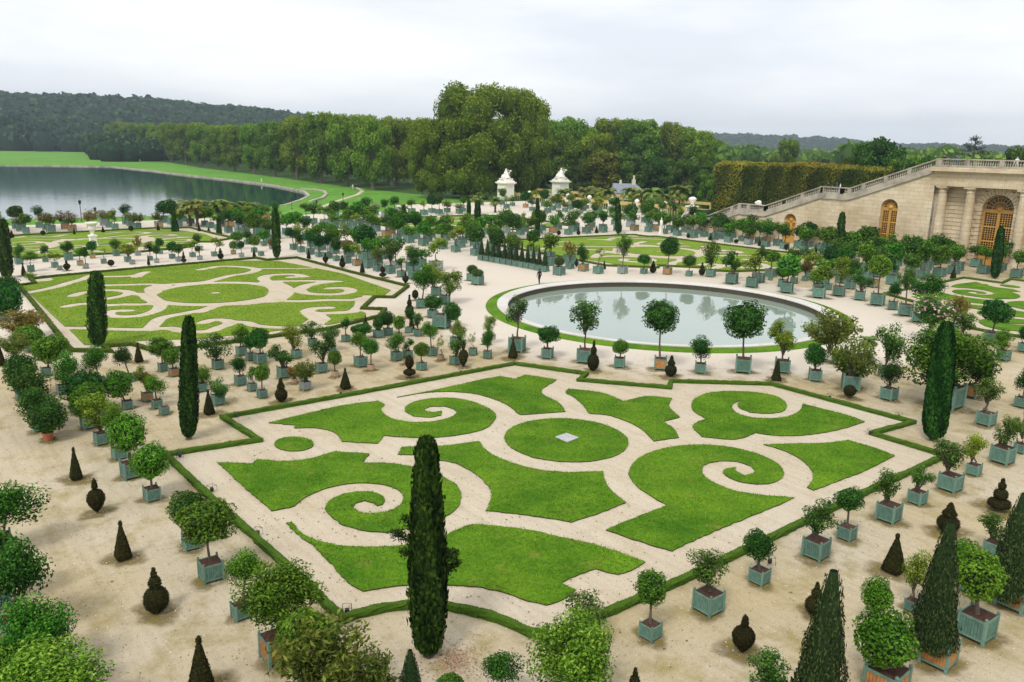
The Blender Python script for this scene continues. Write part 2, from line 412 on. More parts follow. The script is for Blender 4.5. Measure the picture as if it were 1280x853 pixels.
class MB:
    """collects shapes with material slots, builds one mesh"""
    def __init__(s): s.v, s.f, s.m, s.a = [], [], [], []; s.n = 0
    def add(s, V, F, m=0, a=0.5):
        V = np.asarray(V, float)
        s.v.append(V)
        for f in F:
            s.f.append(tuple(int(i) + s.n for i in f)); s.m.append(m)
        s.a.append(np.full(len(V), a) if np.isscalar(a) else np.asarray(a))
        s.n += len(V); return s
    def box(s, x0, x1, y0, y1, z0, z1, m=0):
        V = [(x0, y0, z0), (x1, y0, z0), (x1, y1, z0), (x0, y1, z0), (x0, y0, z1), (x1, y0, z1), (x1, y1, z1), (x0, y1, z1)]
        return s.add(V, [(3, 2, 1, 0), (4, 5, 6, 7), (0, 1, 5, 4), (1, 2, 6, 5), (2, 3, 7, 6), (3, 0, 4, 7)], m)
    def lathe(s, prof, c=(0, 0, 0), seg=12, m=0, rot=0.0, cap=True):
        V, F = [], []
        for z, r in prof:
            for k in range(seg):
                t = 2 * math.pi * k / seg + rot
                V.append((c[0] + r * math.cos(t), c[1] + r * math.sin(t), c[2] + z))
        for i in range(len(prof) - 1):
            for k in range(seg):
                k2 = (k + 1) % seg
                F.append((i * seg + k, i * seg + k2, (i + 1) * seg + k2, (i + 1) * seg + k))
        if cap:
            F.append(tuple(reversed(range(seg)))); F.append(tuple((len(prof) - 1) * seg + k for k in range(seg)))
        return s.add(V, F, m)
    def tube(s, pts, rad, seg=6, m=0):
        pts = [Vector(p) for p in pts]
        V, F = [], []
        for i, p in enumerate(pts):
            t = (pts[min(i + 1, len(pts) - 1)] - pts[max(i - 1, 0)])
            if t.length < 1e-9: t = Vector((0, 0, 1))
            t.normalize()
            a = t.orthogonal() if abs(t.z) < 0.9 else t.cross(Vector((0, 1, 0)))
            a.normalize(); b = t.cross(a)
            r = rad[i] if hasattr(rad, '__len__') else rad
            for k in range(seg):
                q = 2 * math.pi * k / seg
                V.append(tuple(p + a * (r * math.cos(q)) + b * (r * math.sin(q))))
        for i in range(len(pts) - 1):
            for k in range(seg):
                k2 = (k + 1) % seg
                F.append((i * seg + k, i * seg + k2, (i + 1) * seg + k2, (i + 1) * seg + k))
        F.append(tuple(reversed(range(seg)))); F.append(tuple((len(pts) - 1) * seg + k for k in range(seg)))
        return s.add(V, F, m)
    def ball(s, c, r, m=0, seg=10, rings=6, sz=1.0, a=0.5):
        V, F = [], []
        for i in range(rings + 1):
            ph = math.pi * i / rings
            for k in range(seg):
                t = 2 * math.pi * k / seg
                rr = max(math.sin(ph), 0.02) * r
                V.append((c[0] + rr * math.cos(t), c[1] + rr * math.sin(t), c[2] - math.cos(ph) * r * sz))
        for i in range(rings):
            for k in range(seg):
                k2 = (k + 1) % seg
                F.append((i * seg + k, i * seg + k2, (i + 1) * seg + k2, (i + 1) * seg + k))
        return s.add(V, F, m, a)
    def quads(s, V, m=0, a=0.5):
        n = len(V) // 4
        return s.add(V, np.arange(n * 4).reshape(n, 4), m, a)
    def mesh(s, name, smooth=False):
        V = np.concatenate(s.v)
        me = bpy.data.meshes.new(name)
        me.from_pydata(V.tolist(), [], s.f)
        me.polygons.foreach_set('material_index', np.array(s.m, dtype=np.int32))
        if smooth: me.polygons.foreach_set('use_smooth', np.ones(len(s.f), dtype=bool))
        a = me.attributes.new('v', 'FLOAT', 'POINT')
        a.data.foreach_set('value', np.concatenate(s.a).astype(np.float32))
        me.update()
        return me

def ob(name, me, mats=(), parent=None, loc=None, rot=0.0, scale=None, smooth=None):
    o = bpy.data.objects.new(name, me)
    COL.objects.link(o)
    mats = [mats] if isinstance(mats, str) else list(mats)
    while len(me.materials) < len(mats): me.materials.append(None)
    for i, mname in enumerate(mats):
        if me.materials[i] is None: me.materials[i] = MATS[mname]
        elif me.materials[i] != MATS[mname]:
            o.material_slots[i].link = 'OBJECT'; o.material_slots[i].material = MATS[mname]
    if parent is not None: o.parent = parent
    if loc is not None: o.location = loc
    if rot: o.rotation_euler = (0, 0, rot)
    if scale is not None: o.scale = scale if hasattr(scale, '__len__') else (scale,) * 3
    return o

def thing(name, label, cat, loc=(0, 0, 0), rot=0.0, group=None):
    o = bpy.data.objects.new(name, None); COL.objects.link(o)
    o.empty_display_size = 0.2
    o.location = loc; o.rotation_euler = (0, 0, rot)
    return tag(o, label, cat, group)

def tag(o, label, cat, group=None):
    o['label'] = label; o['category'] = cat
    if group: o['group'] = group
    return o

def struct(o): o['kind'] = 'structure'; return o
def stuff(o, label=None, cat=None):
    o['kind'] = 'stuff'
    if label: o['label'] = label
    if cat: o['category'] = cat
    return o

def unit(v): return v / np.maximum(np.linalg.norm(v, axis=-1, keepdims=True), 1e-9)

def leaf_quads(C, Nrm, l, w, R=rng, lift=0.18):
    n = len(C)
    Nrm = unit(Nrm)
    t = unit(np.cross(Nrm, R.normal(size=(n, 3))))
    b = np.cross(Nrm, t)
    l = np.broadcast_to(l, (n,))[:, None]; w = np.broadcast_to(w, (n,))[:, None]
    V = np.stack([C - t * l / 2, C + b * w / 2 + Nrm * l * lift, C + t * l / 2, C - b * w / 2 + Nrm * l * lift], 1)
    return V.reshape(-1, 3)

def rdirs(n, R=rng): return unit(R.normal(size=(n, 3)))

def lump(d, K, sharp, R=rng, lo=0.8, amp=0.2):
    k = rdirs(K, R)
    return lo + amp * np.exp((d @ k.T - 1) * sharp).max(1)
# ------------------------------------------------------------------ shape library: crowns
def sphere_grid(rfun, seg=14, rings=9):
    ph = np.linspace(0.0, math.pi, rings + 1); th = np.linspace(0, 2 * math.pi, seg, endpoint=False)
    P, T = np.meshgrid(ph, th, indexing='ij')
    d = np.stack([np.sin(P) * np.cos(T), np.sin(P) * np.sin(T), -np.cos(P)], -1).reshape(-1, 3)
    V = d * rfun(d)[:, None]
    i = np.arange(rings)[:, None] * seg; k = np.arange(seg)[None]; k2 = (k + 1) % seg
    F = np.stack([i + k, i + k2, i + seg + k2, i + seg + k], -1).reshape(-1, 4)
    return V, F

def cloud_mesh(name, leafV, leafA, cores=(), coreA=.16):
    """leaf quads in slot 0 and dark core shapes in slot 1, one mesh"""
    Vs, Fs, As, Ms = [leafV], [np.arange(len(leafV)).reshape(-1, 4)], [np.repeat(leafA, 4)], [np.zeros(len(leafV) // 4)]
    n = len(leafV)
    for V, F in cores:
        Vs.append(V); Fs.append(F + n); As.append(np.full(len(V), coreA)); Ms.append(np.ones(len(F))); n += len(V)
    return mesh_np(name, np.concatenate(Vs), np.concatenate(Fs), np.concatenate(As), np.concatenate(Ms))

def ball_crown(seed, n, leaf, K=34, core=0.72, lo=0.78, amp=0.22, sharp=16, shell=0.30):
    R = np.random.default_rng(seed)
    d = rdirs(n, R)
    k = rdirs(K, R); ka = R.uniform(0.5, 1.0, K)
    def rf(dd): return lo + amp * (np.exp((dd @ k.T - 1) * sharp) * ka).max(1)
    base = rf(d)
    u = R.random(n)
    C = d * (base * (1 - shell * u ** 2))[:, None]
    Nn = d * 0.8 + R.normal(size=(n, 3)) * 0.55 + np.array([0, 0, 0.35])
    ll = leaf * R.uniform(0.7, 1.3, n)
    V = leaf_quads(C, Nn, ll, ll * 0.52, R)
    # inner leaves darker as painted shade, outer lumps lighter, random per leaf
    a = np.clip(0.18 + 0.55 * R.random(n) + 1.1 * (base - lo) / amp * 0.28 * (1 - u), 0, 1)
    cv, cf = sphere_grid(lambda dd: rf(dd) * core)
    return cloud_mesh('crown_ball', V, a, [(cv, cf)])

def loose_crown(seed, n, leaf, lobes=13, lr=0.36, spread=0.66, flat=1.0, up=0.0):
    R = np.random.default_rng(seed)
    L = rdirs(lobes, R) * (R.random(lobes) ** 0.4 * spread)[:, None]
    L[:, 2] = L[:, 2] * flat + up
    rr = lr * R.uniform(0.7, 1.25, lobes)
    w = rr ** 2 / (rr ** 2).sum()
    idx = R.choice(lobes, n, p=w)
    d = rdirs(n, R)
    rad = R.random(n) ** 0.45
    C = L[idx] + d * (rr[idx] * rad)[:, None]
    Nn = d * 0.6 + R.normal(size=(n, 3)) * 0.6 + np.array([0, 0, 0.4])
    ll = leaf * R.uniform(0.7, 1.3, n)
    V = leaf_quads(C, Nn, ll, ll * 0.48, R)
    a = np.clip(0.12 + 0.6 * R.random(n) + 0.3 * rad * d[:, 2], 0, 1)
    m = cloud_mesh('crown_loose', V, a)
    return m, L

def branch_mesh(L, seed, r0=0.045):
    b = MB(); R = np.random.default_rng(seed)
    for c in L:
        mid = np.array([c[0] * 0.35, c[1] * 0.35, -0.75 + 0.45 * (c[2] + 0.75)]) + R.normal(size=3) * 0.04
        b.tube([(0, 0, -1.05), tuple(mid), tuple(c)], [r0, r0 * 0.6, r0 * 0.25], 5)
    return b.mesh('branches')

def spray_crown(seed, n, leaf, stems=46, wide=0.95):
    """upright shrub: stems fanning up from the pot with long leaves along them"""
    R = np.random.default_rng(seed)
    d = rdirs(stems, R); d[:, 2] = np.abs(d[:, 2]) * 1.2 - 0.15
    tip = d * R.uniform(0.75, 1.0, stems)[:, None] * np.array([wide, wide, 1.0])
    tip[:, 2] = np.clip(tip[:, 2], -0.55, 1.0)
    idx = R.integers(0, stems, n); t = R.uniform(0.32, 1.0, n) ** 0.7
    root = np.array([0, 0, -1.0])
    base = root + (tip[idx] - root) * t[:, None]
    base[:, :2] *= (0.55 + 0.45 * t)[:, None]
    C = base + R.normal(size=(n, 3)) * 0.085
    dirn = unit(tip[idx] - root)
    Nn = np.cross(dirn, R.normal(size=(n, 3))) + R.normal(size=(n, 3)) * 0.35
    ll = leaf * R.uniform(0.7, 1.4, n)
    V = leaf_quads(C, Nn, ll, ll * 0.36, R)
    a = np.clip(0.1 + 0.65 * R.random(n) * t + 0.25 * t, 0, 1)
    return cloud_mesh('crown_spray', V, a), tip * 0.8

def cone_crown(seed, n, leaf, top=0.06, core=0.86, power=1.0):
    R = np.random.default_rng(seed)
    u = 1 - np.sqrt(R.random(n)); z = -1 + 2 * u
    th = R.random(n) * 2 * math.pi
    def rf(zz, tt):
        s = (1 - zz) / 2
        return (top + (1 - top) * s ** power) * (1 + 0.05 * np.sin(tt * 5 + zz * 6) + 0.04 * np.sin(tt * 3 - zz * 11)) * np.minimum(1, (zz + 1.04) * 7) ** 0.5
    r = rf(z, th) * (1 - 0.20 * R.random(n) ** 2 + .07 * np.abs(R.normal(size=n)) * (R.random(n) < .25))
    C = np.stack([r * np.cos(th), r * np.sin(th), z], 1)
    d = np.stack([np.cos(th), np.sin(th), np.full(n, 0.45)], 1)
    ll = leaf * R.uniform(0.7, 1.3, n)
    V = leaf_quads(C, d + R.normal(size=(n, 3)) * 0.5, ll, ll * 0.5, R)
    a = np.clip(0.1 + 0.75 * R.random(n), 0, 1)
    b = MB(); b.lathe([(-1 + 2 * k / 8, core * rf(np.array([-1 + 2 * k / 8]), np.array([0.0]))[0]) for k in range(9)], seg=12)
    return cloud_mesh('crown_pyramid', V, a, [(np.concatenate(b.v), np.array([f for f in b.f if len(f) == 4]))])

def palm_crown(seed, fronds=38, leaflets=15):
    R = np.random.default_rng(seed); b = MB()
    Q, A = [], []
    for k in range(fronds):
        th = 2 * math.pi * k / fronds + R.normal() * 0.15
        el = R.uniform(-0.25, 1.25); ln = R.uniform(0.85, 1.1)
        p = np.zeros(3); e = el; pts = [p.copy()]
        for j in range(8):
            p = p + ln / 8 * np.array([math.cos(th) * math.cos(e), math.sin(th) * math.cos(e), math.sin(e)])
            e -= 0.17 + 0.05 * j * 0.5; pts.append(p.copy())
        pts = np.array(pts)
        side = np.array([-math.sin(th), math.cos(th), 0])
        for j in range(leaflets):
            t = 0.18 + 0.8 * j / leaflets; i = min(int(t * 8), 7); q = pts[i] + (pts[i + 1] - pts[i]) * (t * 8 - i)
            tang = unit(pts[i + 1] - pts[i])
            ll = 0.30 * (1 - abs(t - 0.5) * 1.1)
            for s in (-1, 1):
                dd = unit(tang * 0.8 + side * s + np.array([0, 0, -0.25]) + R.normal(size=3) * 0.12)
                wv = tang * 0.05
                Q += [q - wv, q + wv, q + dd * ll + wv * 0.3, q + dd * ll - wv * 0.3]; A.append(R.uniform(0.15, 0.95))
        b.tube([tuple(x) for x in pts[::2]], [0.02, 0.015, 0.01, 0.006, 0.004], 4)
    rib = b
    V = np.array(Q)
    cores = [(np.concatenate(rib.v), np.array([f for f in rib.f if len(f) == 4]))]
    return cloud_mesh('crown_palm', V, np.array(A), cores)

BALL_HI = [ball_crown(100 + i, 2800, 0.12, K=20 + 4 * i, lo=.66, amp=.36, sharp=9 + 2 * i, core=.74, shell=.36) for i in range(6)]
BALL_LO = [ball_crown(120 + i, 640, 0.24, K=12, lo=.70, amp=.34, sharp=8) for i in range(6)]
OPEN_HI, OPEN_LO = [], []
for i in range(5):
    m_, L_ = loose_crown(140 + i, 2000, 0.115, 13 + i, 0.36 - 0.012 * i, 0.68)
    OPEN_HI.append((m_, branch_mesh(L_, i)))
for i in range(3):
    m_, L_ = loose_crown(160 + i, 480, 0.21, 11, 0.37, 0.64)
    OPEN_LO.append((m_, branch_mesh(L_, i)))
LUMP_HI = [loose_crown(240 + i, 3600, 0.105, 14 + 2 * i, 0.43, 0.60)[0] for i in range(4)]
LUMP_LO = [loose_crown(250 + i, 760, 0.20, 12, 0.44, 0.58)[0] for i in range(3)]
THIN = []
for i in range(2):
    m_, L_ = loose_crown(170 + i, 330, 0.15, 10, 0.26, 0.75)
    THIN.append((m_, branch_mesh(L_, i)))
SPRAY_HI, SPRAY_LO = [], []
for i in range(3):
    m_, L_ = spray_crown(180 + i, 2600, 0.14)
    SPRAY_HI.append((m_, branch_mesh(L_[:16], i, 0.03)))
    m_, L_ = spray_crown(190 + i, 560, 0.24)
    SPRAY_LO.append((m_, branch_mesh(L_[:8], i, 0.03)))
BUSH = [loose_crown(200 + i, 8500, 0.078, 26, 0.37, 0.66)[0] for i in range(3)]
DOME = [ball_crown(210 + i, 1300, 0.10, K=60, core=0.86, lo=0.92, amp=0.08, sharp=30, shell=0.12) for i in range(2)]
PYRAMID = [cone_crown(220 + i, 5200, 0.085, top=.16, core=.80, power=.78) for i in range(2)]
PYRAMID_LO = cone_crown(225, 420, 0.2)
PALM = [palm_crown(230 + i) for i in range(3)]

# ------------------------------------------------------------------ planters (unit: 1 m wide crate)
def planter_body(far=False):
    b = MB()
    b.box(-.44, .44, -.44, .44, .13, .865)                # board box
    if not far:
        n = 8
        for s in range(4):
            R_ = Matrix.Rotation(s * math.pi / 2, 3, 'Z')
            for k in range(n):
                x0 = -.415 + k * .83 / n + .010; x1 = -.415 + (k + 1) * .83 / n - .010
                c = MB(); c.box(x0, x1, -.462, -.44, .2, .86)
                V = [tuple(R_ @ Vector(v)) for v in c.v[0]]
                b.add(V, c.f, 0)
            for z0, z1 in ((.13, .21), (.84, .93)):
                c = MB(); c.box(-.44, .44, -.478, -.441, z0, z1)
                b.add([tuple(R_ @ Vector(v)) for v in c.v[0]], c.f, 1)
    else:
        for s in range(4):
            R_ = Matrix.Rotation(s * math.pi / 2, 3, 'Z')
            for z0, z1 in ((.13, .22), (.83, .93)):
                c = MB(); c.box(-.43, .43, -.475, -.441, z0, z1)
                b.add([tuple(R_ @ Vector(v)) for v in c.v[0]], c.f, 1)
            c = MB(); c.box(-.50, -.40, -.50, -.40, 0, 1.0)
            b.add([tuple(R_ @ Vector(v)) for v in c.v[0]], c.f, 1)
    return b.mesh('planter')

def post_mesh():
    b = MB()
    b.box(-.05, .05, -.05, .05, 0, .97)
    b.lathe([(.97, .03), (.99, .05), (1.03, .062), (1.07, .05), (1.09, .012)], seg=8)
    return b.mesh('corner_post')

def soil_mesh():
    b = MB(); R = np.random.default_rng(5); n = 7
    g = np.linspace(-.42, .42, n)
    V = [(x, y, .885 + .05 * R.random()) for y in g for x in g]
    F = [(j * n + i, j * n + i + 1, (j + 1) * n + i + 1, (j + 1) * n + i) for j in range(n - 1) for i in range(n - 1)]
    b.add(V, F); return b.mesh('soil')

def barrel_mesh():
    b = MB()
    b.lathe([(0.02, .40), (.25, .45), (.5, .47), (.75, .47), (.92, .45), (.92, .41), (.86, .40)], seg=14)
    for z in (.2, .7): b.lathe([(z, .478), (z + .07, .484)], seg=14, m=1, cap=False)
    return b.mesh('planter')

def pot_mesh():
    b = MB()
    b.lathe([(0.0, .30), (.6, .43), (.75, .46), (.76, .50), (.92, .50), (.92, .44), (.85, .43)], seg=16)
    return b.mesh('planter')

M_PLANTER, M_PLANTER_FAR, M_POST, M_SOIL, M_BARREL, M_POT = planter_body(), planter_body(True), post_mesh(), soil_mesh(), barrel_mesh(), pot_mesh()

def stem_mesh(seed, bend):
    b = MB(); R = np.random.default_rng(seed)
    pts = [(0, 0, 0)] + [(R.normal() * bend, R.normal() * bend, z) for z in (.3, .6)] + [(0, 0, 1.0), (0, 0, 1.15)]
    b.tube(pts, [1.25, 1.0, .92, .85, .5], 7)
    return b
def stem(seed, h, r, bend=0.0):
    R = np.random.default_rng(seed); b = MB()
    pts = [(0, 0, 0)] + [(R.normal() * bend, R.normal() * bend, h * z) for z in (.35, .7)] + [(0, 0, h)]
    b.tube(pts, [r * 1.35, r, r * .9, r * .75], 7)
    return b.mesh('trunk')
STEMS = {}
def get_stem(h, r, bent):
    key = (round(h * 5) / 5, round(r * 50) / 50, bent)
    if key not in STEMS: STEMS[key] = stem(len(STEMS), max(key[0], .1), max(key[1], .02), 0.09 if bent else 0.035)
    return STEMS[key], h / max(key[0], .1)

def zone(X, Y):
    dp = math.hypot(X - 59.4, Y - 50.4)
    if X < 9.8 and Y < 100: return 'beside the wide bare gravel walk', 0
    if Y < 15.8: return 'outside the hedge of the slab-centred lawn', 0
    if dp < 27:
        if (X - 59.4) * FWD[0] + (Y - 50.4) * FWD[1] < 6 and X < 64:
            return 'between round pond and slab-centred lawn', math.radians(38.7)
        if Y > 66: return 'at the avenue mouth facing the pond', 0.2
        return 'on the pond walk towards the stair wall', math.radians(20)
    if X < 47 and Y < 61: return 'in the strip between two scroll lawns', 0
    if Y < 43 and X < 74: return 'on the walk from pond to columned building', 0
    if 45 < X < 75 and Y < 118: return 'in the crowded avenue from pond to lake', 0
    if X < 47 and Y < 118: return 'on the lake side of the second scroll lawn', 0
    if Y > 138: return 'in the outermost rows before the lake meadow', 0
    if X > 105 and Y < 118: return 'in the rows below the stair wall', 0
    if Y < 61: return 'in the strip before the arched doors', 0
    if X > 70: return 'in the rows before the ochre railing', 0
    return 'near the small lakeside parterre', 0

KIND = {  # crown phrase, category, materials
    'B': ('dark round-headed citrus tree', 'leaf_dark'),
    'M': ('fresh green round-headed orange tree', 'leaf_mid'),
    'L': ('loose open-crowned citrus tree', 'leaf_loose'),
    'Y': ('yellow-green airy small tree', 'leaf_yellow'),
    'T': ('thin nearly bare young tree', 'leaf_yellow'),
    'S': ('bushy upright shrub', 'leaf_mid'),
    'O': ('olive-toned upright shrub', 'leaf_olive'),
    'R': ('russet-leaved shrub', 'leaf_russet'),
    'D': ('clipped dome bush', 'leaf_olive'),
    'C': ('dark leafy clipped pyramid', 'leaf_pyramid'),
    'P': ('small fan of palm fronds', 'leaf_palm'),
    'G': ('broad leafy big shrub', 'leaf_mid'),
    'H': ('broad lime-green drooping shrub', 'leaf_lime'),
    'K': ('pink-flowered oleander bush', 'leaf_loose'),
    'E': ('', None),
}
CRATE = {'t': ('teal crate', 'teal_paint', 'teal_frame'), 'w': ('orange wooden crate', 'raw_wood', 'teal_frame'),
         'g': ('grey crate', 'grey_paint', 'grey_paint'), 'b': ('round wooden tub', 'pale_wood', 'bark_pale'), 'r': ('terracotta pot', 'terracotta', 'terracotta')}
POTS = []

def potted_at(X, Y, side, z0, z1, rx, kind, crate, off=0.0, near=True, rot=None, zlab=None):
    """z0,z1: crown bottom and top heights; rx crown radius; off: sideways shift of the crown"""
    POTS.append((X, Y, side))
    k = len(POTS)
    zph, zrot = zone(X, Y)
    if rot is None: rot = zrot + rnd.uniform(-.07, .07)
    cph, cm, fm = CRATE[crate]
    kph, lm = KIND[kind]
    if zlab: zph = zlab
    if kind == 'E': lab, cat, nm = 'empty ' + cph + ' ' + zph, 'planter', 'planter_crate'
    else: lab, cat, nm = kph + ' in ' + cph + ' ' + zph, ('shrub' if kind in 'SORDGHK' else 'palm' if kind == 'P' else 'topiary' if kind == 'C' else 'tree'), \
        {'D': 'potted_bush', 'C': 'potted_pyramid', 'P': 'potted_palm'}.get(kind, 'potted_shrub' if kind in 'SORGHK' else 'potted_tree')
    if kind in 'BMLYSOD': lab = ('large ' if rx > 1.12 else 'small ' if rx < .72 else 'medium ') + lab
    words = lab.split()
    if len(words) > 16: lab = ' '.join(words[:16])
    t = thing(nm, lab, cat, (X, Y, 0), rot, lab)
    hgt = side * (1.0 if crate in 'twg' else 0.85)
    if crate in 'twg':
        pm = ob('planter', M_PLANTER if near else M_PLANTER_FAR, [cm, fm], t, scale=(side, side, hgt))
        if near:
            for sx in (-1, 1):
                for sy in (-1, 1):
                    ob('corner_post', M_POST, [fm], pm, loc=(.45 * sx, .45 * sy, 0))
        ob('soil', M_SOIL, ['soil'], pm)
    else:
        pm = ob('planter', M_BARREL if crate == 'b' else M_POT, [cm, fm] if crate == 'b' else [cm], t, scale=(side, side, hgt))
        ob('soil', M_SOIL, ['soil'], pm, scale=(.78, .78, .97))
    if kind == 'E': return t
    rz = max((z1 - z0) / 2, 0.15); zc = (z0 + z1) / 2
    ox, oy = off * RGT[0], off * RGT[1]
    if off:
        c, s = math.cos(-rot), math.sin(-rot); ox, oy = c * ox - s * oy, s * ox + c * oy
    if kind in 'GH': rx, rz = rx * 1.22, rz * 1.2
    elif kind in 'LYTSOKR': rx, rz = rx * 1.2, rz * 1.15
    elif kind == 'C': rx = rx * .86
    else: rx, rz = rx * 1.07, rz * 1.06
    ex = rnd.uniform(.93, 1.07); cs = (rx * ex, rx / ex, rz); cl = (ox, oy, zc)
    spin = rnd.uniform(0, 6.28)
    i = rnd.randrange(100)
    soilz = hgt * .9
    hb = max(zc - soilz, .15)
    br = None
    if kind in 'BM':
        me = (BALL_HI if near else BALL_LO)[i % 6] if i % 2 else (LUMP_HI[i % 4] if near else LUMP_LO[i % 3])
    elif kind in 'LY':
        me, br = (OPEN_HI[i % 5] if near else OPEN_LO[i % 3])
    elif kind == 'T': me, br = THIN[i % 2]
    elif kind in 'SORK': me, br = (SPRAY_HI if near else SPRAY_LO)[i % 3]
    elif kind in 'GH': me = BUSH[i % 3]
    elif kind == 'D': me = DOME[i % 2]
    elif kind == 'C': me = PYRAMID[i % 2] if near else PYRAMID_LO
    elif kind == 'P': me = PALM[i % 3]
    mats = [lm, 'core_dark'] if kind not in 'P' else [lm, 'leaf_palm']
    mats = mats[:len(me.materials) or (1 if me.name.startswith(('crown_loose', 'crown_spray')) else 2)]
    ob('crown', me, mats, t, cl, spin, cs)
    if kind == 'K':
        ob('blossom', BLOSSOM, ['leaf_pink'], t, cl, spin, cs)
    sm, sf = get_stem(hb if kind not in 'LYT' else max(z0 - soilz, .1) + rz * .12, 0.028 + 0.03 * side * (1.6 if kind in 'GH' else 1), kind == 'L' and i % 3 == 0)
    tr = ob('trunk', sm, ['bark'], t, (ox * .3, oy * .3, soilz), 0, (1, 1, sf))
    if off:   # lean the stem towards its crown
        L_ = hb; tr.rotation_euler = (-math.atan2(oy * .7, L_), math.atan2(ox * .7, L_), 0)
    if br is not None and near:
        ob('branches', br, ['bark'], t, cl, spin, cs)
    return t

def potted(bx, by, w, ct, cb, cw, kind, crate='t', cx=None, rot=None, near=None):
    """pixel record: foot of the crate, crate width, crown top, bottom, width"""
    g = gnd(bx, by)
    dep = proj(g[0], g[1], 0)[2]
    pxm = FPX / dep
    side = w / pxm / 1.30
    n = g / np.linalg.norm(g)
    c = g + n * side * .6
    dist = np.linalg.norm(c)
    pxm = FPX / proj(c[0], c[1], 1.0)[2]
    if kind == 'E':
        return potted_at(c[0], c[1], side, 0, 0, 0, 'E', crate, near=w > 11 if near is None else near, rot=rot)
    zt, zb = zat(c[0], c[1], ct), zat(c[0], c[1], cb)
    rx = cw / pxm / 2
    te = (HEYE - (zt + zb) / 2) / dist
    hz = (zt - zb) / 2
    rz = math.sqrt(max(hz * hz - (rx * te) ** 2, (.55 * rx) ** 2)) if kind != 'C' else hz * .98
    zc = (zt + zb) / 2
    off = 0.0
    if cx is not None:
        off = (cx - proj(c[0], c[1], zc)[0]) / pxm
    elif cw > 17: off = rnd.gauss(0, .06) * rx
    if c[0] < 9.8 and c[1] < 100: rx, rz = rx * 1.12, rz * 1.08
    z0 = max(zc - rz, .35)
    return potted_at(c[0], c[1], side, z0, zc + rz, rx, kind, crate, off, near=cw > 17 if near is None else near, rot=rot)

def blossom_mesh():
    R = np.random.default_rng(3); d = rdirs(160, R); d[:, 2] = np.abs(d[:, 2]) * .9 + .05
    C = d * R.uniform(.8, 1.02, 160)[:, None]
    V = leaf_quads(C, d + R.normal(size=(160, 3)) * .4, .11, .1, R)
    return mesh_np('blossom', V, np.arange(len(V)).reshape(-1, 4), np.repeat(R.random(160), 4))
BLOSSOM = blossom_mesh()

# ------------------------------------------------------------------ clipped yews
def surf_leaves(prof, n, leaf, seg, R, rot=0.0):
    """leaf quads over a lathe profile; seg 4 gives a square pyramid"""
    prof = np.array(prof); seglen = np.hypot(*(np.diff(prof, axis=0).T))
    wgt = seglen * (prof[1:, 1] + prof[:-1, 1]) / 2; wgt /= wgt.sum()
    i = R.choice(len(wgt), n, p=wgt); t = R.random(n)
    z = prof[i, 0] + t * (prof[i + 1, 0] - prof[i, 0]); r = prof[i, 1] + t * (prof[i + 1, 1] - prof[i, 1])
    th = R.random(n) * 2 * math.pi
    if seg == 4:
        a = (th - rot) % (math.pi / 2) - math.pi / 4
        r = r * math.cos(math.pi / 4) / np.cos(a)
    dz = prof[i + 1, 0] - prof[i, 0]; dr = prof[i + 1, 1] - prof[i, 1]
    nr = np.stack([dz * np.cos(th), dz * np.sin(th), -dr], 1)
    C = np.stack([r * np.cos(th), r * np.sin(th), z], 1) + R.normal(size=(n, 3)) * .006
    V = leaf_quads(C, unit(nr) + R.normal(size=(n, 3)) * .45, leaf * R.uniform(.6, 1.3, n), leaf * .5, R)
    return V

def arc(zc, r, n=7, squash=1.0, full=True):
    return [(zc - math.cos(math.pi * k / n) * r * squash, max(math.sin(math.pi * k / n) * r, .012)) for k in range(n + 1)]

YEWP = {
    'pyr': [([(.05, .36), (.08, .40), (.30, .32), (.60, .19), (.86, .07)], 4), (arc(.92, .075), 10)],
    'bell': [([(.05, .34), (.08, .36), (.22, .27), (.55, .17), (.88, .10), (.97, .04), (.99, .012)], 4)],
    'egg': [([(.03, .02), (.10, .10), (.22, .22), (.36, .30), (.48, .30), (.60, .22), (.66, .08)], 12), (arc(.76, .11, squash=.9), 10), ([(.85, .09), (.91, .06), (.97, .012)], 8)],
    'balls': [(arc(.30, .30, squash=.92), 14), (arc(.66, .155), 12), (arc(.86, .075), 10), (arc(.96, .05), 8)],
    'ballcone': [(arc(.30, .27), 14), ([(.58, .17), (.61, .18), (.78, .09), (.95, .05), (.99, .015)], 10)],
    'ball': [(arc(.55, .42), 14)],
    'tier': [([(.06, .12), (.16, .38), (.30, .36), (.36, .12)], 14), (arc(.50, .24, squash=.75), 12), (arc(.76, .13), 10), (arc(.93, .07), 8)],
    'dumb': [([(.10, .08), (.20, .38), (.30, .36), (.40, .10)], 14), (arc(.66, .26), 12), (arc(.93, .06), 8)],
}
YEW = {}
for kk, (nm, pieces) in enumerate(YEWP.items()):
    for lod, (nl, lf) in enumerate(((1500, .045), (260, .10))):
        R = np.random.default_rng(300 + kk + 20 * lod)
        Vs, cores = [], []
        tot = sum(max(p[1] for p in pr) * (pr[-1][0] - pr[0][0]) for pr, s in pieces)
        for pr, s in pieces:
            share = max(p[1] for p in pr) * (pr[-1][0] - pr[0][0]) / tot
            Vs.append(surf_leaves(pr, max(30, int(nl * share)), lf, s, R))
            b = MB(); b.lathe([(z, r * .97) for z, r in pr], seg=s if s == 4 else max(s, 10))
            b.f = [f for f in b.f]
            tri = []
            for f in b.f:
                if len(f) == 4: tri.append(f)
                else: tri += [(f[0], f[j], f[j + 1], f[j + 1]) for j in range(1, len(f) - 1)]
            cores.append((np.concatenate(b.v), np.array([t for t in tri if len(set(t)) == 4])))
        V = np.concatenate(Vs)
        YEW[nm, lod] = cloud_mesh('foliage', V, R.random(len(V) // 4), cores)
M_STUB = stem(1, .14, .028)
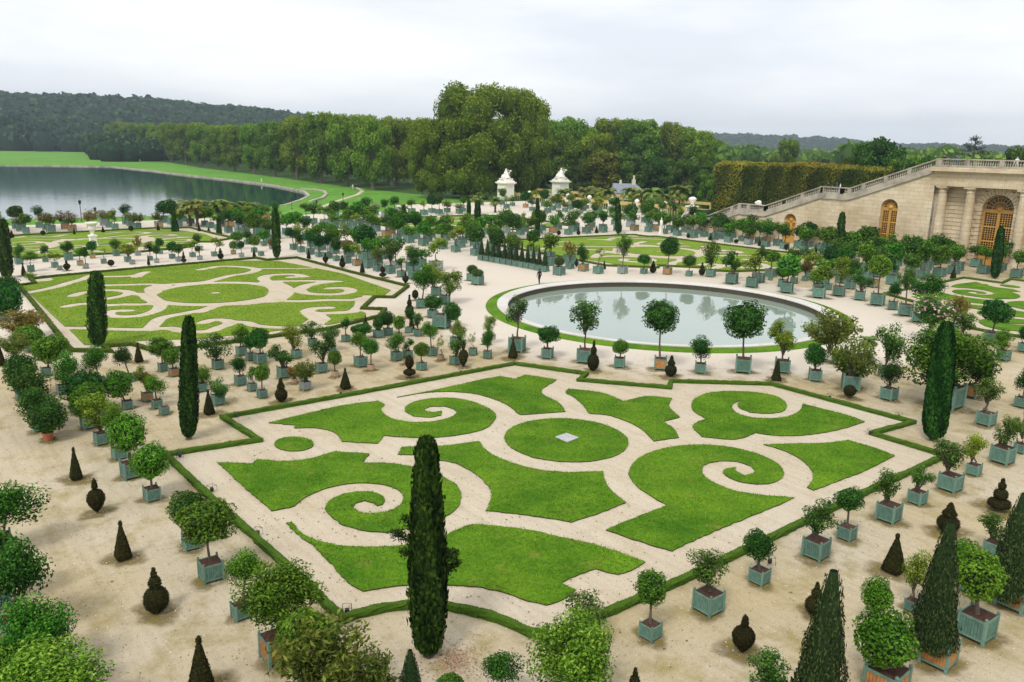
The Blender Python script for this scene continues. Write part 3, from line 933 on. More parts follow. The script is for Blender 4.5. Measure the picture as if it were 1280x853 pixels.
YLAB = {'pyr': 'ball-topped four-sided pyramid yew', 'bell': 'flared pyramid yew with blunt tip', 'egg': 'egg-shaped clipped yew with two small tiers',
        'balls': 'clipped yew of stacked shrinking balls', 'ballcone': 'clipped yew ball carrying a small cone', 'ball': 'single clipped yew ball', 'tier': 'clipped yew of stacked flattened tiers',
        'dumb': 'clipped yew disc carrying a ball'}
def yew(x, by, ct, w, kind):
    g = gnd(x, by); dep = proj(g[0], g[1], 0)[2]; pxm = FPX / dep
    wid = w / pxm
    maxr = max(p[1] for pr, s in YEWP[kind] for p in pr)
    rx = wid / 2 / maxr
    if kind in ('pyr', 'bell'): rx *= .86
    n = g / np.linalg.norm(g); c = g + n * wid * .30
    h = zat(c[0], c[1], ct)
    h = max(h, wid * .8)
    near = w > 13
    zph, zr = zone(c[0], c[1])
    lab = YLAB[kind] + ' ' + zph
    lab = ' '.join(lab.split()[:16])
    t = thing('clipped_yew', lab, 'topiary', (c[0], c[1], 0), zr + (0.0 if kind in ('pyr', 'bell') else rnd.uniform(0, 6)), lab)
    ob('foliage', YEW[kind, 0 if near else 1], ['leaf_yew', 'leaf_yew'], t, scale=(rx, rx, h), rot=math.pi / 4)
    ob('trunk', M_STUB, ['bark'], t)
    POTS.append((c[0], c[1], wid))

# ------------------------------------------------------------------ columnar cypresses
CYP = [(.02, .30), (.06, .70), (.14, .93), (.30, 1.0), (.55, .95), (.78, .80), (.91, .62), (.97, .42), (1.0, .12)]
def cypress_mesh(seed, n, ll, rough, prof=None):
    R = np.random.default_rng(seed)
    prof = prof or CYP
    pz, pr = np.array(prof).T
    z = R.uniform(.03, .99, n); th = R.random(n) * 2 * math.pi
    rr = np.interp(z, pz, pr) * (1 + .05 * np.sin(th * 4 + z * 9) + .04 * np.sin(th * 7 - z * 23))
    rad = rr * (1 - .16 * R.random(n) ** 2) + rough * np.abs(R.normal(size=n)) * .5
    return z, th, rad, R
def cypress(x, by, ct, w, label, tx=None, near=True, rough=0.05, tufts=(), taper=None):
    g = gnd(x, by); pxm = FPX / proj(g[0], g[1], 0)[2]
    r = w / pxm / 2 * (.85 if w > 20 else .88)
    nn = g / np.linalg.norm(g); c = g + nn * r * .5
    h = zat(c[0], c[1], ct)
    R = np.random.default_rng(int(x * 7))
    n = 9000 if w > 35 else 3600 if w > 20 else 1200 if w > 9 else 450
    prof = taper
    z, th, rad, R = cypress_mesh(int(x), n, .2, rough, prof)
    rad = rad * r; z = z * h
    C = np.stack([rad * np.cos(th), rad * np.sin(th), z], 1)
    up = np.stack([np.cos(th) * .18, np.sin(th) * .18, np.ones(n)], 1) + R.normal(size=(n, 3)) * .14
    up = unit(up); tang = np.stack([-np.sin(th), np.cos(th), np.zeros(n)], 1) + R.normal(size=(n, 3)) * .35
    tang = unit(tang - (tang * up).sum(1, keepdims=True) * up)
    big = 1.0 if w > 20 else 1.6 if w > 9 else 2.4
    L = (.17 * R.uniform(.6, 1.5, n) * big)[:, None]; W = (.055 * R.uniform(.6, 1.4, n) * big)[:, None]
    V = np.stack([C - up * L * .5, C + tang * W, C + up * L * .6, C - tang * W], 1).reshape(-1, 3)
    A = np.clip(R.random(n) * .8 + .15 * np.sin(th * 4 + z), 0, 1)
    for (tz, tth, tl) in tufts:
        m = 150; d0 = np.array([math.cos(tth), math.sin(tth), .35])
        t_ = R.random(m); C2 = np.array([math.cos(tth) * r * .9, math.sin(tth) * r * .9, tz * h]) + d0 * (t_ * tl)[:, None] + R.normal(size=(m, 3)) * (.05 + .07 * (1 - t_))[:, None]
        V2 = leaf_quads(C2, R.normal(size=(m, 3)), .17, .035, R); V = np.concatenate([V, V2]); A = np.concatenate([A, R.random(m) * .7])
    pz, pr = np.array(prof or CYP).T
    b = MB(); b.lathe([(a * h * .985, q * r * .88) for a, q in zip(pz, pr)], seg=14)
    F = [f for f in b.f if len(f) == 4]
    lab = label
    t = thing('cypress', lab, 'cypress', (c[0], c[1], 0), 0)
    ob('foliage', cloud_mesh('foliage', V, A, [(np.concatenate(b.v), np.array(F))]), ['leaf_cypress', 'core_dark'], t)
    ob('trunk', stem(9, max(.2 * h * .2, .15), .08 + r * .12), ['bark'], t)
    if tx is not None:   # a cypress that leans
        _, _, dep = proj(c[0], c[1], h)
        off = (tx - proj(c[0], c[1], h)[0]) * dep / FPX
        ang = math.atan2(off, h)
        ax = Vector((FWD[0], FWD[1], 0))
        t.rotation_mode = 'QUATERNION'
        t.rotation_quaternion = Matrix.Rotation(ang, 3, ax).to_quaternion()
    return t
# ================================================================== THE SETTING
POND_C, POND_R = (59.37, 50.44), 17.1
LOWZ = -1.3
AX3, AX4 = 59.9, 60.6       # mirror axes of the parterres across the pond

def flat_poly(name, loops, z, mat):
    L = [[Vector((p[0], p[1], 0)) for p in lp] for lp in loops]
    tris = tessellate_polygon(L)
    pts = [p for lp in L for p in lp]
    F = []
    for t in tris:
        a, b, c = (pts[i] for i in t)
        F.append(t if (b - a).cross(c - a).z > 0 else (t[0], t[2], t[1]))
    V = [(p.x, p.y, z) for p in pts]
    return V, F

def sheet(name, loops, z, mat):
    V, F = flat_poly(name, loops, z, mat)
    me = bpy.data.meshes.new(name); me.from_pydata(V, [], F); me.update()
    return struct(ob(name, me, [mat]))

def circle(c, r, n=160): return [(c[0] + r * math.cos(2 * math.pi * k / n), c[1] + r * math.sin(2 * math.pi * k / n)) for k in range(n)]

# garden terrace: gravel slab with the round hole of the pond
GARDEN = [(-60, -40), (150, -40), (150, 118), (146, 118), (146, 176), (104, 176), (96, 160), (-60, 160)]
Vg, Fg = flat_poly('g', [GARDEN, circle(POND_C, POND_R - .05)], 0.0, None)
b = MB(); b.add(Vg, Fg)
for i in range(len(GARDEN)):
    (x0, y0), (x1, y1) = GARDEN[i], GARDEN[(i + 1) % len(GARDEN)]
    b.add([(x0, y0, 0), (x1, y1, 0), (x1, y1, LOWZ - .1), (x0, y0, LOWZ - .1)], [(0, 3, 2, 1)], 1)
struct(ob('gravel_court', b.mesh('gravel_court'), ['gravel', 'grey_stone']))

# ground far around, one sheet to the horizon
LAKE_PX = [(-260, 290), (0, 275.5), (100, 273), (200, 270.5), (280, 266), (330, 261), (358, 256), (376, 250), (386, 245), (380, 239.5), (340, 231.5), (290, 225), (238, 219.5), (190, 213.5), (140, 208.5), (60, 207.2), (0, 206.6), (-260, 203)]
LAKE = [tuple(gnd(x, y, LOWZ)) for x, y in LAKE_PX]
BIG = 9000
sheet('ground', [[(-BIG, -BIG), (BIG, -BIG), (BIG, BIG), (-BIG, BIG)], LAKE], LOWZ, 'woodfloor')
sheet('lake', [LAKE], LOWZ - .35, 'lake_water')
# meadow between garden, lake and wood
MEAD_PX = [(-300, 300), (-300, 187), (0, 184.5), (118, 186), (180, 198), (250, 210), (340, 221), (420, 232), (500, 241), (560, 247), (640, 252), (640, 262)]
MEAD = [tuple(gnd(x, y, LOWZ)) for x, y in MEAD_PX]
MEAD += [(148, 150), (-60, 150)]
sheet('meadow', [MEAD, LAKE], LOWZ + .02, 'meadow')

def resample(P, step, closed=True):
    P = np.array(P, float); Q = []
    n = len(P)
    for i in range(n if closed else n - 1):
        a, c = P[i], P[(i + 1) % n]; L = np.linalg.norm(c - a); m = max(1, int(round(L / step)))
        for k in range(m): Q.append(a + (c - a) * k / m)
    if not closed: Q.append(P[-1])
    return np.array(Q)

def miter(P, closed=True):
    n = len(P); out = []
    for i in range(n):
        a = P[i] - P[i - 1] if (closed or i > 0) else P[1] - P[0]
        c = P[(i + 1) % n] - P[i] if (closed or i < n - 1) else P[-1] - P[-2]
        a = a / max(np.linalg.norm(a), 1e-9); c = c / max(np.linalg.norm(c), 1e-9)
        na, nc = np.array([-a[1], a[0]]), np.array([-c[1], c[0]])
        m = na + nc; L = np.linalg.norm(m)
        if L < .3: out.append(na); continue
        m /= L; out.append(m / max(m @ na, .5))
    return np.array(out)

def sweep(P, sect, closed=True, jitter=0.0, R=rng):
    """cross-section (offset,z) swept along the polyline P"""
    P = np.array(P, float); Mt = miter(P, closed); n, k = len(P), len(sect)
    V = np.zeros((n, k, 3))
    for j, (o, z) in enumerate(sect):
        V[:, j, :2] = P + Mt * o; V[:, j, 2] = z
    if jitter: V += R.normal(size=V.shape) * jitter * np.array([1, 1, .7])
    V = V.reshape(-1, 3); F = []
    for i in range(n if closed else n - 1):
        i2 = (i + 1) % n
        for j in range(k - 1): F.append((i * k + j, i2 * k + j, i2 * k + j + 1, i * k + j + 1))
    if not closed:
        F.append(tuple(range(k))); F.append(tuple(reversed([(n - 1) * k + j for j in range(k)])))
    return V, F

# lake kerb
b = MB(); V, F = sweep(resample(LAKE, 12), [(-.5, LOWZ + .03), (-.5, LOWZ + .16), (.4, LOWZ + .16), (.4, LOWZ - .5)]); b.add(V, F)
V, F = sweep(resample(LAKE, 12), [(.6, LOWZ - .5), (.6, LOWZ + .16), (-1.0, LOWZ + .16), (-1.0, LOWZ + .03)])
struct(ob('lake_kerb', b.mesh('lake_kerb'), ['grey_stone']))

# footpath across the meadow
pth = [gnd(x, y, LOWZ) for x, y in [(395, 262), (420, 252), (447, 243.5), (453, 239), (447, 235.5), (438, 233)]]
V, F = sweep(resample(pth, 6, False), [(.7, LOWZ + .05), (-.7, LOWZ + .05)], False); F = [f for f in F if len(f) == 4]
b = MB(); b.add(V, F); struct(ob('footpath', b.mesh('footpath'), ['sand_path']))
# raised quay at the lake corner
q = [gnd(x, y, LOWZ) for x, y in [(376, 236.8), (392, 237.5), (405, 240), (408, 244), (403, 248.5), (388, 253)]]
V, F = sweep(resample(q, 4, False), [(-.45, LOWZ - .1), (-.45, LOWZ + .45), (.45, LOWZ + .45), (.45, LOWZ - .1)], False)
b = MB(); b.add(V, F); tag(ob('quay_wall', b.mesh('quay_wall'), ['grey_stone']), 'curved pale stone quay wall at the lake corner', 'wall')

# ------------------------------------------------------------------ pond
t = thing('pond_basin', 'round stone-rimmed pond ringed by a strip of turf', 'pond', (POND_C[0], POND_C[1], 0))
def ring(prof, mname, nm, par, seg=160, smooth=False):
    V, F = [], []
    for r, z in prof:
        for k in range(seg):
            a = 2 * math.pi * k / seg; V.append((r * math.cos(a), r * math.sin(a), z))
    for i in range(len(prof) - 1):
        for k in range(seg):
            k2 = (k + 1) % seg; F.append((i * seg + k, (i + 1) * seg + k, (i + 1) * seg + k2, i * seg + k2))
    bb = MB(); bb.add(V, F); return ob(nm, bb.mesh(nm), [mname], par)
ring([(17.14, -.02), (17.12, .05), (16.9, .10), (16.0, .17)], 'turf', 'turf_ring', t)
ring([(16.06, .1), (16.06, .24), (15.6, .22), (15.02, .13), (15.0, .05)], 'rim_stone', 'coping', t)
ring([(15.02, .05), (15.05, -.25), (15.0, -.8)], 'rim_wet', 'basin_wall', t)
w = sheet('pond_water', [circle(POND_C, 15.06)], -.45, 'pond_water')

# ------------------------------------------------------------------ lawns of the near parterre (outlines taken from the photograph onto the ground)
def T(x0, y0, s): return lambda pts: [(x0 + x / s, y0 + y / s) for x, y in pts]
T1, T2, T3, T4, T5, T6 = T(330, 460, 4), T(600, 460, 4), T(840, 470, 4), T(240, 560, 4), T(520, 580, 4), T(740, 530, 4)
LAWN_PX = {
 'b': T1([(665, 150), (800, 124), (960, 90), (1160, 48)]) + T2([(100, 45), (175, 58), (225, 38), (300, 48), (383, 62), (310, 132), (390, 175), (428, 222), (320, 230), (200, 238), (130, 185), (60, 155)]) + T1([(1040, 130), (920, 122), (800, 128)]),
 'c': T2([(428, 122), (445, 108), (610, 128), (720, 170), (850, 145), (960, 155), (945, 195), (1000, 250), (915, 272), (970, 310), (992, 352), (868, 370), (800, 305), (720, 265), (640, 240), (545, 232), (520, 195), (470, 150)]),
 'd': T3([(170, 218), (110, 180), (98, 150), (115, 118), (160, 95), (230, 82), (330, 80), (440, 88), (520, 105), (560, 130), (572, 160), (540, 185), (470, 192), (390, 185), (340, 165), (330, 140), (345, 125), (310, 140), (298, 160), (320, 185), (380, 208), (460, 215), (540, 212), (610, 195), (645, 170), (655, 143), (760, 170), (860, 195), (965, 232), (850, 268), (740, 290), (600, 303), (500, 300), (420, 288), (320, 320), (150, 308), (105, 250)]),
 'e': T3([(460, 347), (620, 342), (760, 340), (880, 325), (1000, 360), (1115, 402), (960, 480), (830, 530), (710, 575), (678, 562), (705, 515), (690, 465), (640, 420), (560, 378)]),
 'f': T6([(70, 535), (200, 480), (378, 412), (300, 370), (220, 310), (186, 262), (200, 210), (260, 160), (340, 130), (450, 112), (560, 108), (680, 118), (800, 145), (880, 175), (940, 215), (958, 255), (935, 285), (850, 305), (760, 298), (690, 275), (655, 248), (670, 228), (720, 222), (718, 240), (765, 262), (812, 246), (808, 228), (770, 205), (700, 190), (620, 192), (562, 212), (548, 240), (580, 280), (640, 312), (720, 340), (850, 360), (1015, 372), (930, 410), (760, 480), (560, 565), (400, 640), (230, 590)]),
 'g': T1([(670, 437), (690, 400), (760, 398), (870, 395), (1075, 370), (1110, 415), (1180, 455)]) + T2([(200, 490), (290, 512), (420, 525), (615, 520), (630, 580), (670, 630), (730, 678), (600, 730), (460, 775), (300, 750), (150, 730), (30, 718), (55, 660), (50, 610)]) + T1([(1090, 560), (1010, 505), (940, 475), (880, 466), (760, 440)]),
 'h': T4([(130, 77), (300, 82), (330, 60), (450, 70), (600, 55), (710, 22), (885, 32), (855, 78), (980, 80), (1110, 98)]) + T1([(830, 510), (900, 550), (960, 590), (985, 650), (970, 700), (910, 745), (820, 785), (720, 808), (600, 826), (480, 815), (400, 790), (340, 750), (308, 705), (320, 675), (380, 640), (460, 625), (540, 625), (590, 645), (603, 668), (590, 688), (565, 695), (550, 680), (500, 668), (455, 680), (445, 700), (470, 722), (530, 732), (610, 722), (680, 690), (698, 655), (690, 630), (640, 600), (560, 582), (450, 580), (340, 598), (240, 635), (180, 670), (150, 695), (40, 720)]) + T4([(250, 190)]),
 'i': T1([(25, 278), (200, 235), (400, 190), (570, 168), (602, 188), (585, 210), (600, 232), (650, 260), (720, 273), (800, 275), (880, 265), (940, 248), (963, 230), (950, 210), (900, 195), (830, 198), (800, 210), (815, 222), (850, 225), (888, 218), (885, 240), (830, 250), (750, 245), (705, 218), (712, 195), (760, 170), (850, 155), (950, 155), (1050, 175), (1120, 205), (1160, 240), (1150, 270), (1110, 305), (1000, 335), (870, 350), (740, 352), (600, 342), (570, 382), (390, 372), (375, 345), (330, 318), (250, 303), (150, 305), (160, 290)]),
 'k': T4([(470, 380), (500, 375), (560, 440), (640, 470), (760, 495), (900, 500), (1080, 490)]) + T5([(90, 390), (200, 335), (280, 308), (420, 318), (560, 335), (720, 370), (860, 400), (1000, 440), (1145, 495), (1080, 535), (1010, 558), (960, 548), (900, 530), (820, 555), (720, 600), (800, 635), (740, 680), (650, 712), (560, 690), (430, 645), (300, 620), (160, 612)]) + T4([(1080, 690), (950, 705), (860, 722), (800, 690), (700, 590), (600, 490), (520, 430)]),
}
def smooth_loop(P, step=0.22, corner=48):
    P = [np.array(p) for p in P]; n = len(P); out = []
    D = [P[(i + 1) % n] - P[i] for i in range(n)]
    isC = []
    for i in range(n):
        a, c = D[i - 1], D[i]
        ang = abs(math.degrees(math.atan2(a[0] * c[1] - a[1] * c[0], a @ c)))
        isC.append(ang > corner)
    for i in range(n):
        j = (i + 1) % n; d = D[i]; L = np.linalg.norm(d)
        def tan(k, own):
            if isC[k]: return own / max(np.linalg.norm(own), 1e-9)
            a, c = D[k - 1], D[k]
            la, lc = np.linalg.norm(a), np.linalg.norm(c)
            t_ = a / la * lc + c / lc * la
            return t_ / max(np.linalg.norm(t_), 1e-9)
        t0, t1 = tan(i, d) * L, tan(j, d) * L
        m = max(1, int(L / step))
        for k in range(m):
            s = k / m
            h = (2 * s**3 - 3 * s**2 + 1) * P[i] + (s**3 - 2 * s**2 + s) * t0 + (-2 * s**3 + 3 * s**2) * P[j] + (s**3 - s**2) * t1
            out.append(h)
    return out

def lawn_mesh(P, h=.055, z=0.0, jit=.018):
    P = [p + np.array([rng.normal() * jit, rng.normal() * jit]) for p in P]
    V, F = flat_poly('l', [P], z + h, None)
    n = len(P); b_ = MB(); b_.add(V, F, 0)
    Vs = [(p[0], p[1], z + h) for p in P] + [(p[0], p[1], z - .01) for p in P]
    b_.add(Vs, [(i, (i + 1) % n, n + (i + 1) % n, n + i) for i in range(n)], 1)
    return b_.mesh('lawn'), np.array(V), np.array(F)

def tri_points(V, F, dens, R=rng):
    A, B_, C = V[F[:, 0]], V[F[:, 1]], V[F[:, 2]]
    ar = .5 * np.abs(np.cross(B_ - A, C - A)[:, 2]); n = int(ar.sum() * dens)
    i = R.choice(len(F), n, p=ar / ar.sum()); u, v = R.random(n), R.random(n)
    f = u + v > 1; u[f], v[f] = 1 - u[f], 1 - v[f]
    return A[i] + (B_[i] - A[i]) * u[:, None] + (C[i] - A[i]) * v[:, None]

def blades(P, h, w, R=rng):
    n = len(P); th = R.random(n) * 2 * math.pi
    s = np.stack([np.cos(th), np.sin(th), np.zeros(n)], 1) * (w * R.uniform(.6, 1.4, n))[:, None]
    lean = R.normal(size=(n, 3)) * h * .75; lean[:, 2] = h * R.uniform(.6, 1.5, n)
    V = np.stack([P - s, P + s, P + lean], 1).reshape(-1, 3)
    return V

GRASS_NEAR, GRASS_MIRROR = [], []
disc = circle((27.56, 29.43), 3.24, 90)
def gp(pts): return [gnd(x, y) for x, y in pts]
all_lawns = {k: smooth_loop(gp(v)) for k, v in LAWN_PX.items()}
all_lawns['a'] = [np.array(p) for p in disc]
all_lawns['j'] = smooth_loop(gp([(367.5 + 24.3 * math.cos(a), 556 + 9 * math.sin(a)) for a in np.linspace(0, 2 * math.pi, 24, endpoint=False)]))
for k, P in all_lawns.items():
    me, V, F = lawn_mesh(P)
    struct(ob('lawn', me, ['turf', 'turf_edge']))
    pts = tri_points(V, F, 260)
    GRASS_NEAR.append(blades(pts - np.array([0, 0, .01]), .050, .016))
    # ragged edge: blades hanging over the cut border
    e = resample(P, .05); e3 = np.concatenate([e, np.full((len(e), 1), .045)], 1) + rng.normal(size=(len(e), 3)) * .015
    GRASS_NEAR.append(blades(e3, .045, .018))
    # mirrored copy across the pond axis
    o = struct(ob('lawn', me, ['turf', 'turf_edge'], loc=(2 * AX4, 0, 0), scale=(-1, 1, 1)))
V = np.concatenate(GRASS_NEAR); nb = len(V) // 3
big_n = None
from_noise = .47 + .18 * np.sin(V[::3, 0] * .31 + 2 * np.sin(V[::3, 1] * .23)) + .10 * np.sin((V[::3, 0] + V[::3, 1]) * 4.2) + .28 * np.sin(V[::3, 0] * 1.3 + np.sin(V[::3, 1] * .9) * 2) * np.sin(V[::3, 1] * 1.1 + 1.7 * np.sin(V[::3, 0] * .7))
col = np.clip(from_noise + rng.normal(size=nb) * .22, 0, 1)
g_ = ob('grass', mesh_np('grass', V, np.arange(len(V)).reshape(-1, 3), np.repeat(col, 3)), ['grass_blade'])
stuff(g_, 'short mown green grass covering the slab-centred lawn scrolls', 'grass')
# grey slab in the middle of the disc
sl = gp(T2([(375, 352), (432, 332), (495, 355), (435, 378)]))
V, F = flat_poly('s', [sl], .085, None); b = MB(); b.add(V, F); b.add([(p[0], p[1], .085) for p in sl] + [(p[0], p[1], .0) for p in sl], [(i, (i + 1) % 4, 4 + (i + 1) % 4, 4 + i) for i in range(4)])
tag(ob('stone_slab', b.mesh('stone_slab'), ['slab_grey']), 'square grey slab set in the middle of the round lawn', 'slab')

# hedge lines
H1 = gp([(278.7, 523.8), (430, 496.6), (642.6, 456.4), (733, 469), (724, 477), (837, 486.5), (838.5, 478.5), (964, 482), (1141, 530), (1090, 544), (1181, 572), (1084, 617), (850, 729.6), (775, 762), (712, 790), (690, 800), (663, 795), (624, 777), (592, 768), (561, 762), (536, 760), (512, 760), (480, 763.5), (444, 772), (428, 778), (418, 767), (347, 700), (255, 617), (207, 570.7), (324.6, 552.6)])
U1, U2 = T(0, 310, 4.923), T(250, 310, 4.923)
H2 = gp([(89, 440)] + [(46, 385), (24, 358.5), (44.5, 355.2), (38, 350)] + [(60, 347.5), (160, 338), (260, 329), (320, 323.6), (334, 326.2), (371, 323.2), (440, 341.5), (510, 359), (491.7, 373), (468, 372.5), (453, 387), (481.6, 388), (474, 397), (439, 405.5), (412.5, 412.6), (337, 422.7), (286, 430), (195, 441), (166, 432), (131, 434.5), (138, 441)])

def hedge(P, w, h, label, leafn, par_name='box_hedge', mirror=None, group=None, meshes=None):
    if meshes is None:
        Q = resample(P, .3)
        V, F = sweep(Q, [(-w / 2, 0), (-w * .52, h * .5), (-w * .48, h * .9), (-w * .3, h), (w * .3, h), (w * .48, h * .9), (w * .52, h * .5), (w / 2, 0)], True, .022)
        b_ = MB(); b_.add(V, F, 0, .3)
        core = b_.mesh('hedge_body')
        Vn = np.array(V); Fq = np.array(F)
        Tq = np.concatenate([Fq[:, [0, 1, 2]], Fq[:, [0, 2, 3]]])
        A, B_, C = Vn[Tq[:, 0]], Vn[Tq[:, 1]], Vn[Tq[:, 2]]
        nrm = np.cross(B_ - A, C - A); ar = np.linalg.norm(nrm, axis=1)
        n = int(ar.sum() / 2 * leafn)
        i = rng.choice(len(Tq), n, p=ar / ar.sum()); u, v = rng.random(n), rng.random(n); f = u + v > 1; u[f], v[f] = 1 - u[f], 1 - v[f]
        Pt = A[i] + (B_[i] - A[i]) * u[:, None] + (C[i] - A[i]) * v[:, None]
        ls = .065 if leafn > 150 else .12
        LV = leaf_quads(Pt, -unit(nrm[i]) * .8 + rng.normal(size=(n, 3)) * .6, ls * rng.uniform(.6, 1.4, n), ls * .6)
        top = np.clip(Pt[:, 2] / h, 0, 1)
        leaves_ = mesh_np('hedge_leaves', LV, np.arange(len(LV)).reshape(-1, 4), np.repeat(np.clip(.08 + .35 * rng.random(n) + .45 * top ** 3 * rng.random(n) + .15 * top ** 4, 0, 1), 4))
        meshes = (core, leaves_)
    t_ = thing(par_name, label, 'hedge', group=group)
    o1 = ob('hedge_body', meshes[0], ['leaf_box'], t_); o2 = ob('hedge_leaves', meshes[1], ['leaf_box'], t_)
    if mirror is not None:
        t_.location = mirror[0]; t_.scale = mirror[1]
    return meshes
hm1 = hedge(H1, .27, .24, 'low clipped box hedge framing the slab-centred scroll lawns', 420)
hedge(None, 0, 0, 'low clipped box hedge framing the lawn before the arched doors', 0, mirror=((2 * AX4, 0, 0), (-1, 1, 1)), meshes=hm1)
hm2 = hedge(H2, .33, .27, 'low clipped box hedge framing the lawn with a rough cypress at its corner', 90)
hedge(None, 0, 0, 'low clipped box hedge framing the lawn beyond the pond', 0, mirror=((2 * AX3, 0, 0), (-1, 1, 1)), meshes=hm2)
SY, OY = .70, 73.5
hedge(None, 0, 0, 'low clipped box hedge round the lakeside lawn with the white urn', 0, mirror=((0, OY, 0), (1, SY, 1)), meshes=hm2)
hedge(None, 0, 0, 'low clipped box hedge round the small lawn nearest the tall pedestals', 0, mirror=((2 * AX3, OY, 0), (-1, SY, 1)), meshes=hm2)

# pale sand inside the hedges
sheet('sand_path', [H1], .006, 'sand_path')
s2 = sheet('sand_path', [H2], .006, 'sand_path')
for loc, scl in (((2 * AX4, 0, 0), (-1, 1, 1)),):
    o = struct(ob('sand_path', bpy.data.objects['sand_path'].data, ['sand_path'], loc=loc, scale=scl))
for loc, scl in (((2 * AX3, 0, 0), (-1, 1, 1)), ((0, OY, 0), (1, SY, 1)), ((2 * AX3, OY, 0), (-1, SY, 1))):
    struct(ob('sand_path', s2.data, ['sand_path'], loc=loc, scale=scl))

# second parterre: lawn minus its winding paths, cut with marching squares
BASE2 = U1([(105, 222), (310, 205), (330, 195), (305, 178), (640, 150), (1280, 92)]) + U2([(200, 80), (480, 82), (690, 122), (880, 160), (1175, 262), (1130, 295), (1000, 292), (985, 345), (1000, 395), (1022, 405), (1010, 430), (750, 485), (620, 495), (400, 520), (0, 560)]) + U1([(870, 574), (650, 598), (520, 600), (435, 512), (400, 487), (190, 290)])
STR = [(U1([(150, 282), (350, 240), (430, 215), (520, 190), (560, 172)]), .9),
 (U1([(660, 315), (740, 300), (800, 285), (770, 268), (680, 262), (600, 265), (480, 285), (450, 297)]), .9),
 (U1([(410, 362), (470, 350), (550, 345), (660, 355), (760, 350), (870, 350), (960, 345), (980, 370), (930, 400), (850, 420), (740, 425), (660, 410), (700, 390), (790, 388)]), .9),
 (U1([(390, 495), (550, 496), (750, 503), (930, 505)]), .8), (U1([(920, 500), (950, 470), (1000, 432), (1150, 402), (1280, 378)]), .9),
 (U1([(930, 505), (1040, 495), (1110, 512), (1280, 515)]) + U2([(120, 490), (180, 470), (160, 448), (80, 445), (20, 462)]), .9),
 (U1([(800, 285), (900, 285), (960, 240), (1000, 232)]), 1.2), (U1([(900, 290), (960, 330), (970, 345)]), 1.2),
 (U1([(650, 232), (800, 228), (900, 225), (1000, 228), (1100, 222), (1280, 208)]) + U2([(100, 195), (190, 172), (300, 155), (340, 130), (290, 122), (200, 115), (120, 115), (60, 125), (0, 135)]), .9),
 (U1([(640, 178), (820, 172), (900, 150), (870, 160), (840, 180)]), .9), (U2([(340, 130), (420, 128), (560, 128), (690, 126)]), .7),
 (U2([(420, 210), (390, 190), (420, 172), (500, 165), (590, 165), (640, 178), (560, 182)]), 1.0), (U2([(400, 208), (560, 205), (730, 205), (850, 208)]), .9),
 (U2([(530, 268), (610, 255), (650, 235), (720, 220), (800, 210)]), 1.1), (U2([(610, 258), (650, 280), (760, 288), (860, 285), (930, 265), (880, 248), (800, 250)]), 1.0),
 (U2([(430, 215), (500, 255), (490, 290), (440, 325)]), 1.9), (U2([(440, 325), (600, 330), (800, 322), (960, 320), (1000, 310)]), .9),
 (U2([(985, 365), (930, 395), (800, 402), (700, 405), (660, 390), (700, 375), (790, 370)]), 1.0), (U2([(1000, 310), (985, 365)]), .9), (U2([(690, 405), (740, 440), (700, 465)]), 1.4),
 (U2([(0, 395), (60, 370), (120, 355), (300, 345), (440, 325)]), .9), (U2([(180, 455), (280, 460), (340, 480), (450, 490), (620, 490), (740, 480)]), .8)]
def seg_dist(G, P, closed):
    d = np.full(len(G), 1e9)
    n = len(P)
    for i in range(n if closed else n - 1):
        a, c = P[i], P[(i + 1) % n]; e = c - a
        t_ = np.clip(((G - a) @ e) / max(e @ e, 1e-9), 0, 1)
        d = np.minimum(d, np.hypot(*(G - a - t_[:, None] * e).T))
    return d
def inside(G, P):
    r = np.zeros(len(G), bool); n = len(P); x, y = G.T
    for i in range(n):
        (x0, y0), (x1, y1) = P[i], P[(i + 1) % n]
        c = (y0 > y) != (y1 > y)
        r ^= c & (x < (x1 - x0) * (y - y0) / ((y1 - y0) if y1 != y0 else 1e-9) + x0)
    return r
gs = .22
bp = np.array(gp(BASE2))
gx = np.arange(bp[:, 0].min() - .5, bp[:, 0].max() + .5, gs); gy = np.arange(bp[:, 1].min() - .5, bp[:, 1].max() + .5, gs)
GX, GY = np.meshgrid(gx, gy); G = np.stack([GX.ravel(), GY.ravel()], 1)
fld = np.where(inside(G, bp), 1, -1) * seg_dist(G, bp, True)
for pts, wd in STR:
    pl = np.array(gp(pts))
    pl = np.array(smooth_loop(list(pl) + list(pl[::-1][1:-1]), .5, 100))[: ] if len(pl) > 3 else pl
    fld = np.minimum(fld, seg_dist(G, pl, False) - wd * .68)
dc = gnd(269.7, 366.5); dr = abs(gnd(335.3, 366.8)[0] - gnd(204.1, 366.2)[0]) / 2 / RGT[0]
rr_ = np.hypot(G[:, 0] - dc[0], G[:, 1] - dc[1])
fld = np.minimum(fld, np.abs(rr_ - (dr + .7)) - .75)
fld = np.minimum(fld, np.hypot(G[:, 0] - dc[0], G[:, 1] - dc[1]) - .5)
fld = fld.reshape(GX.shape)
Vv, Ff, sk = [], [], []
ny, nx = fld.shape
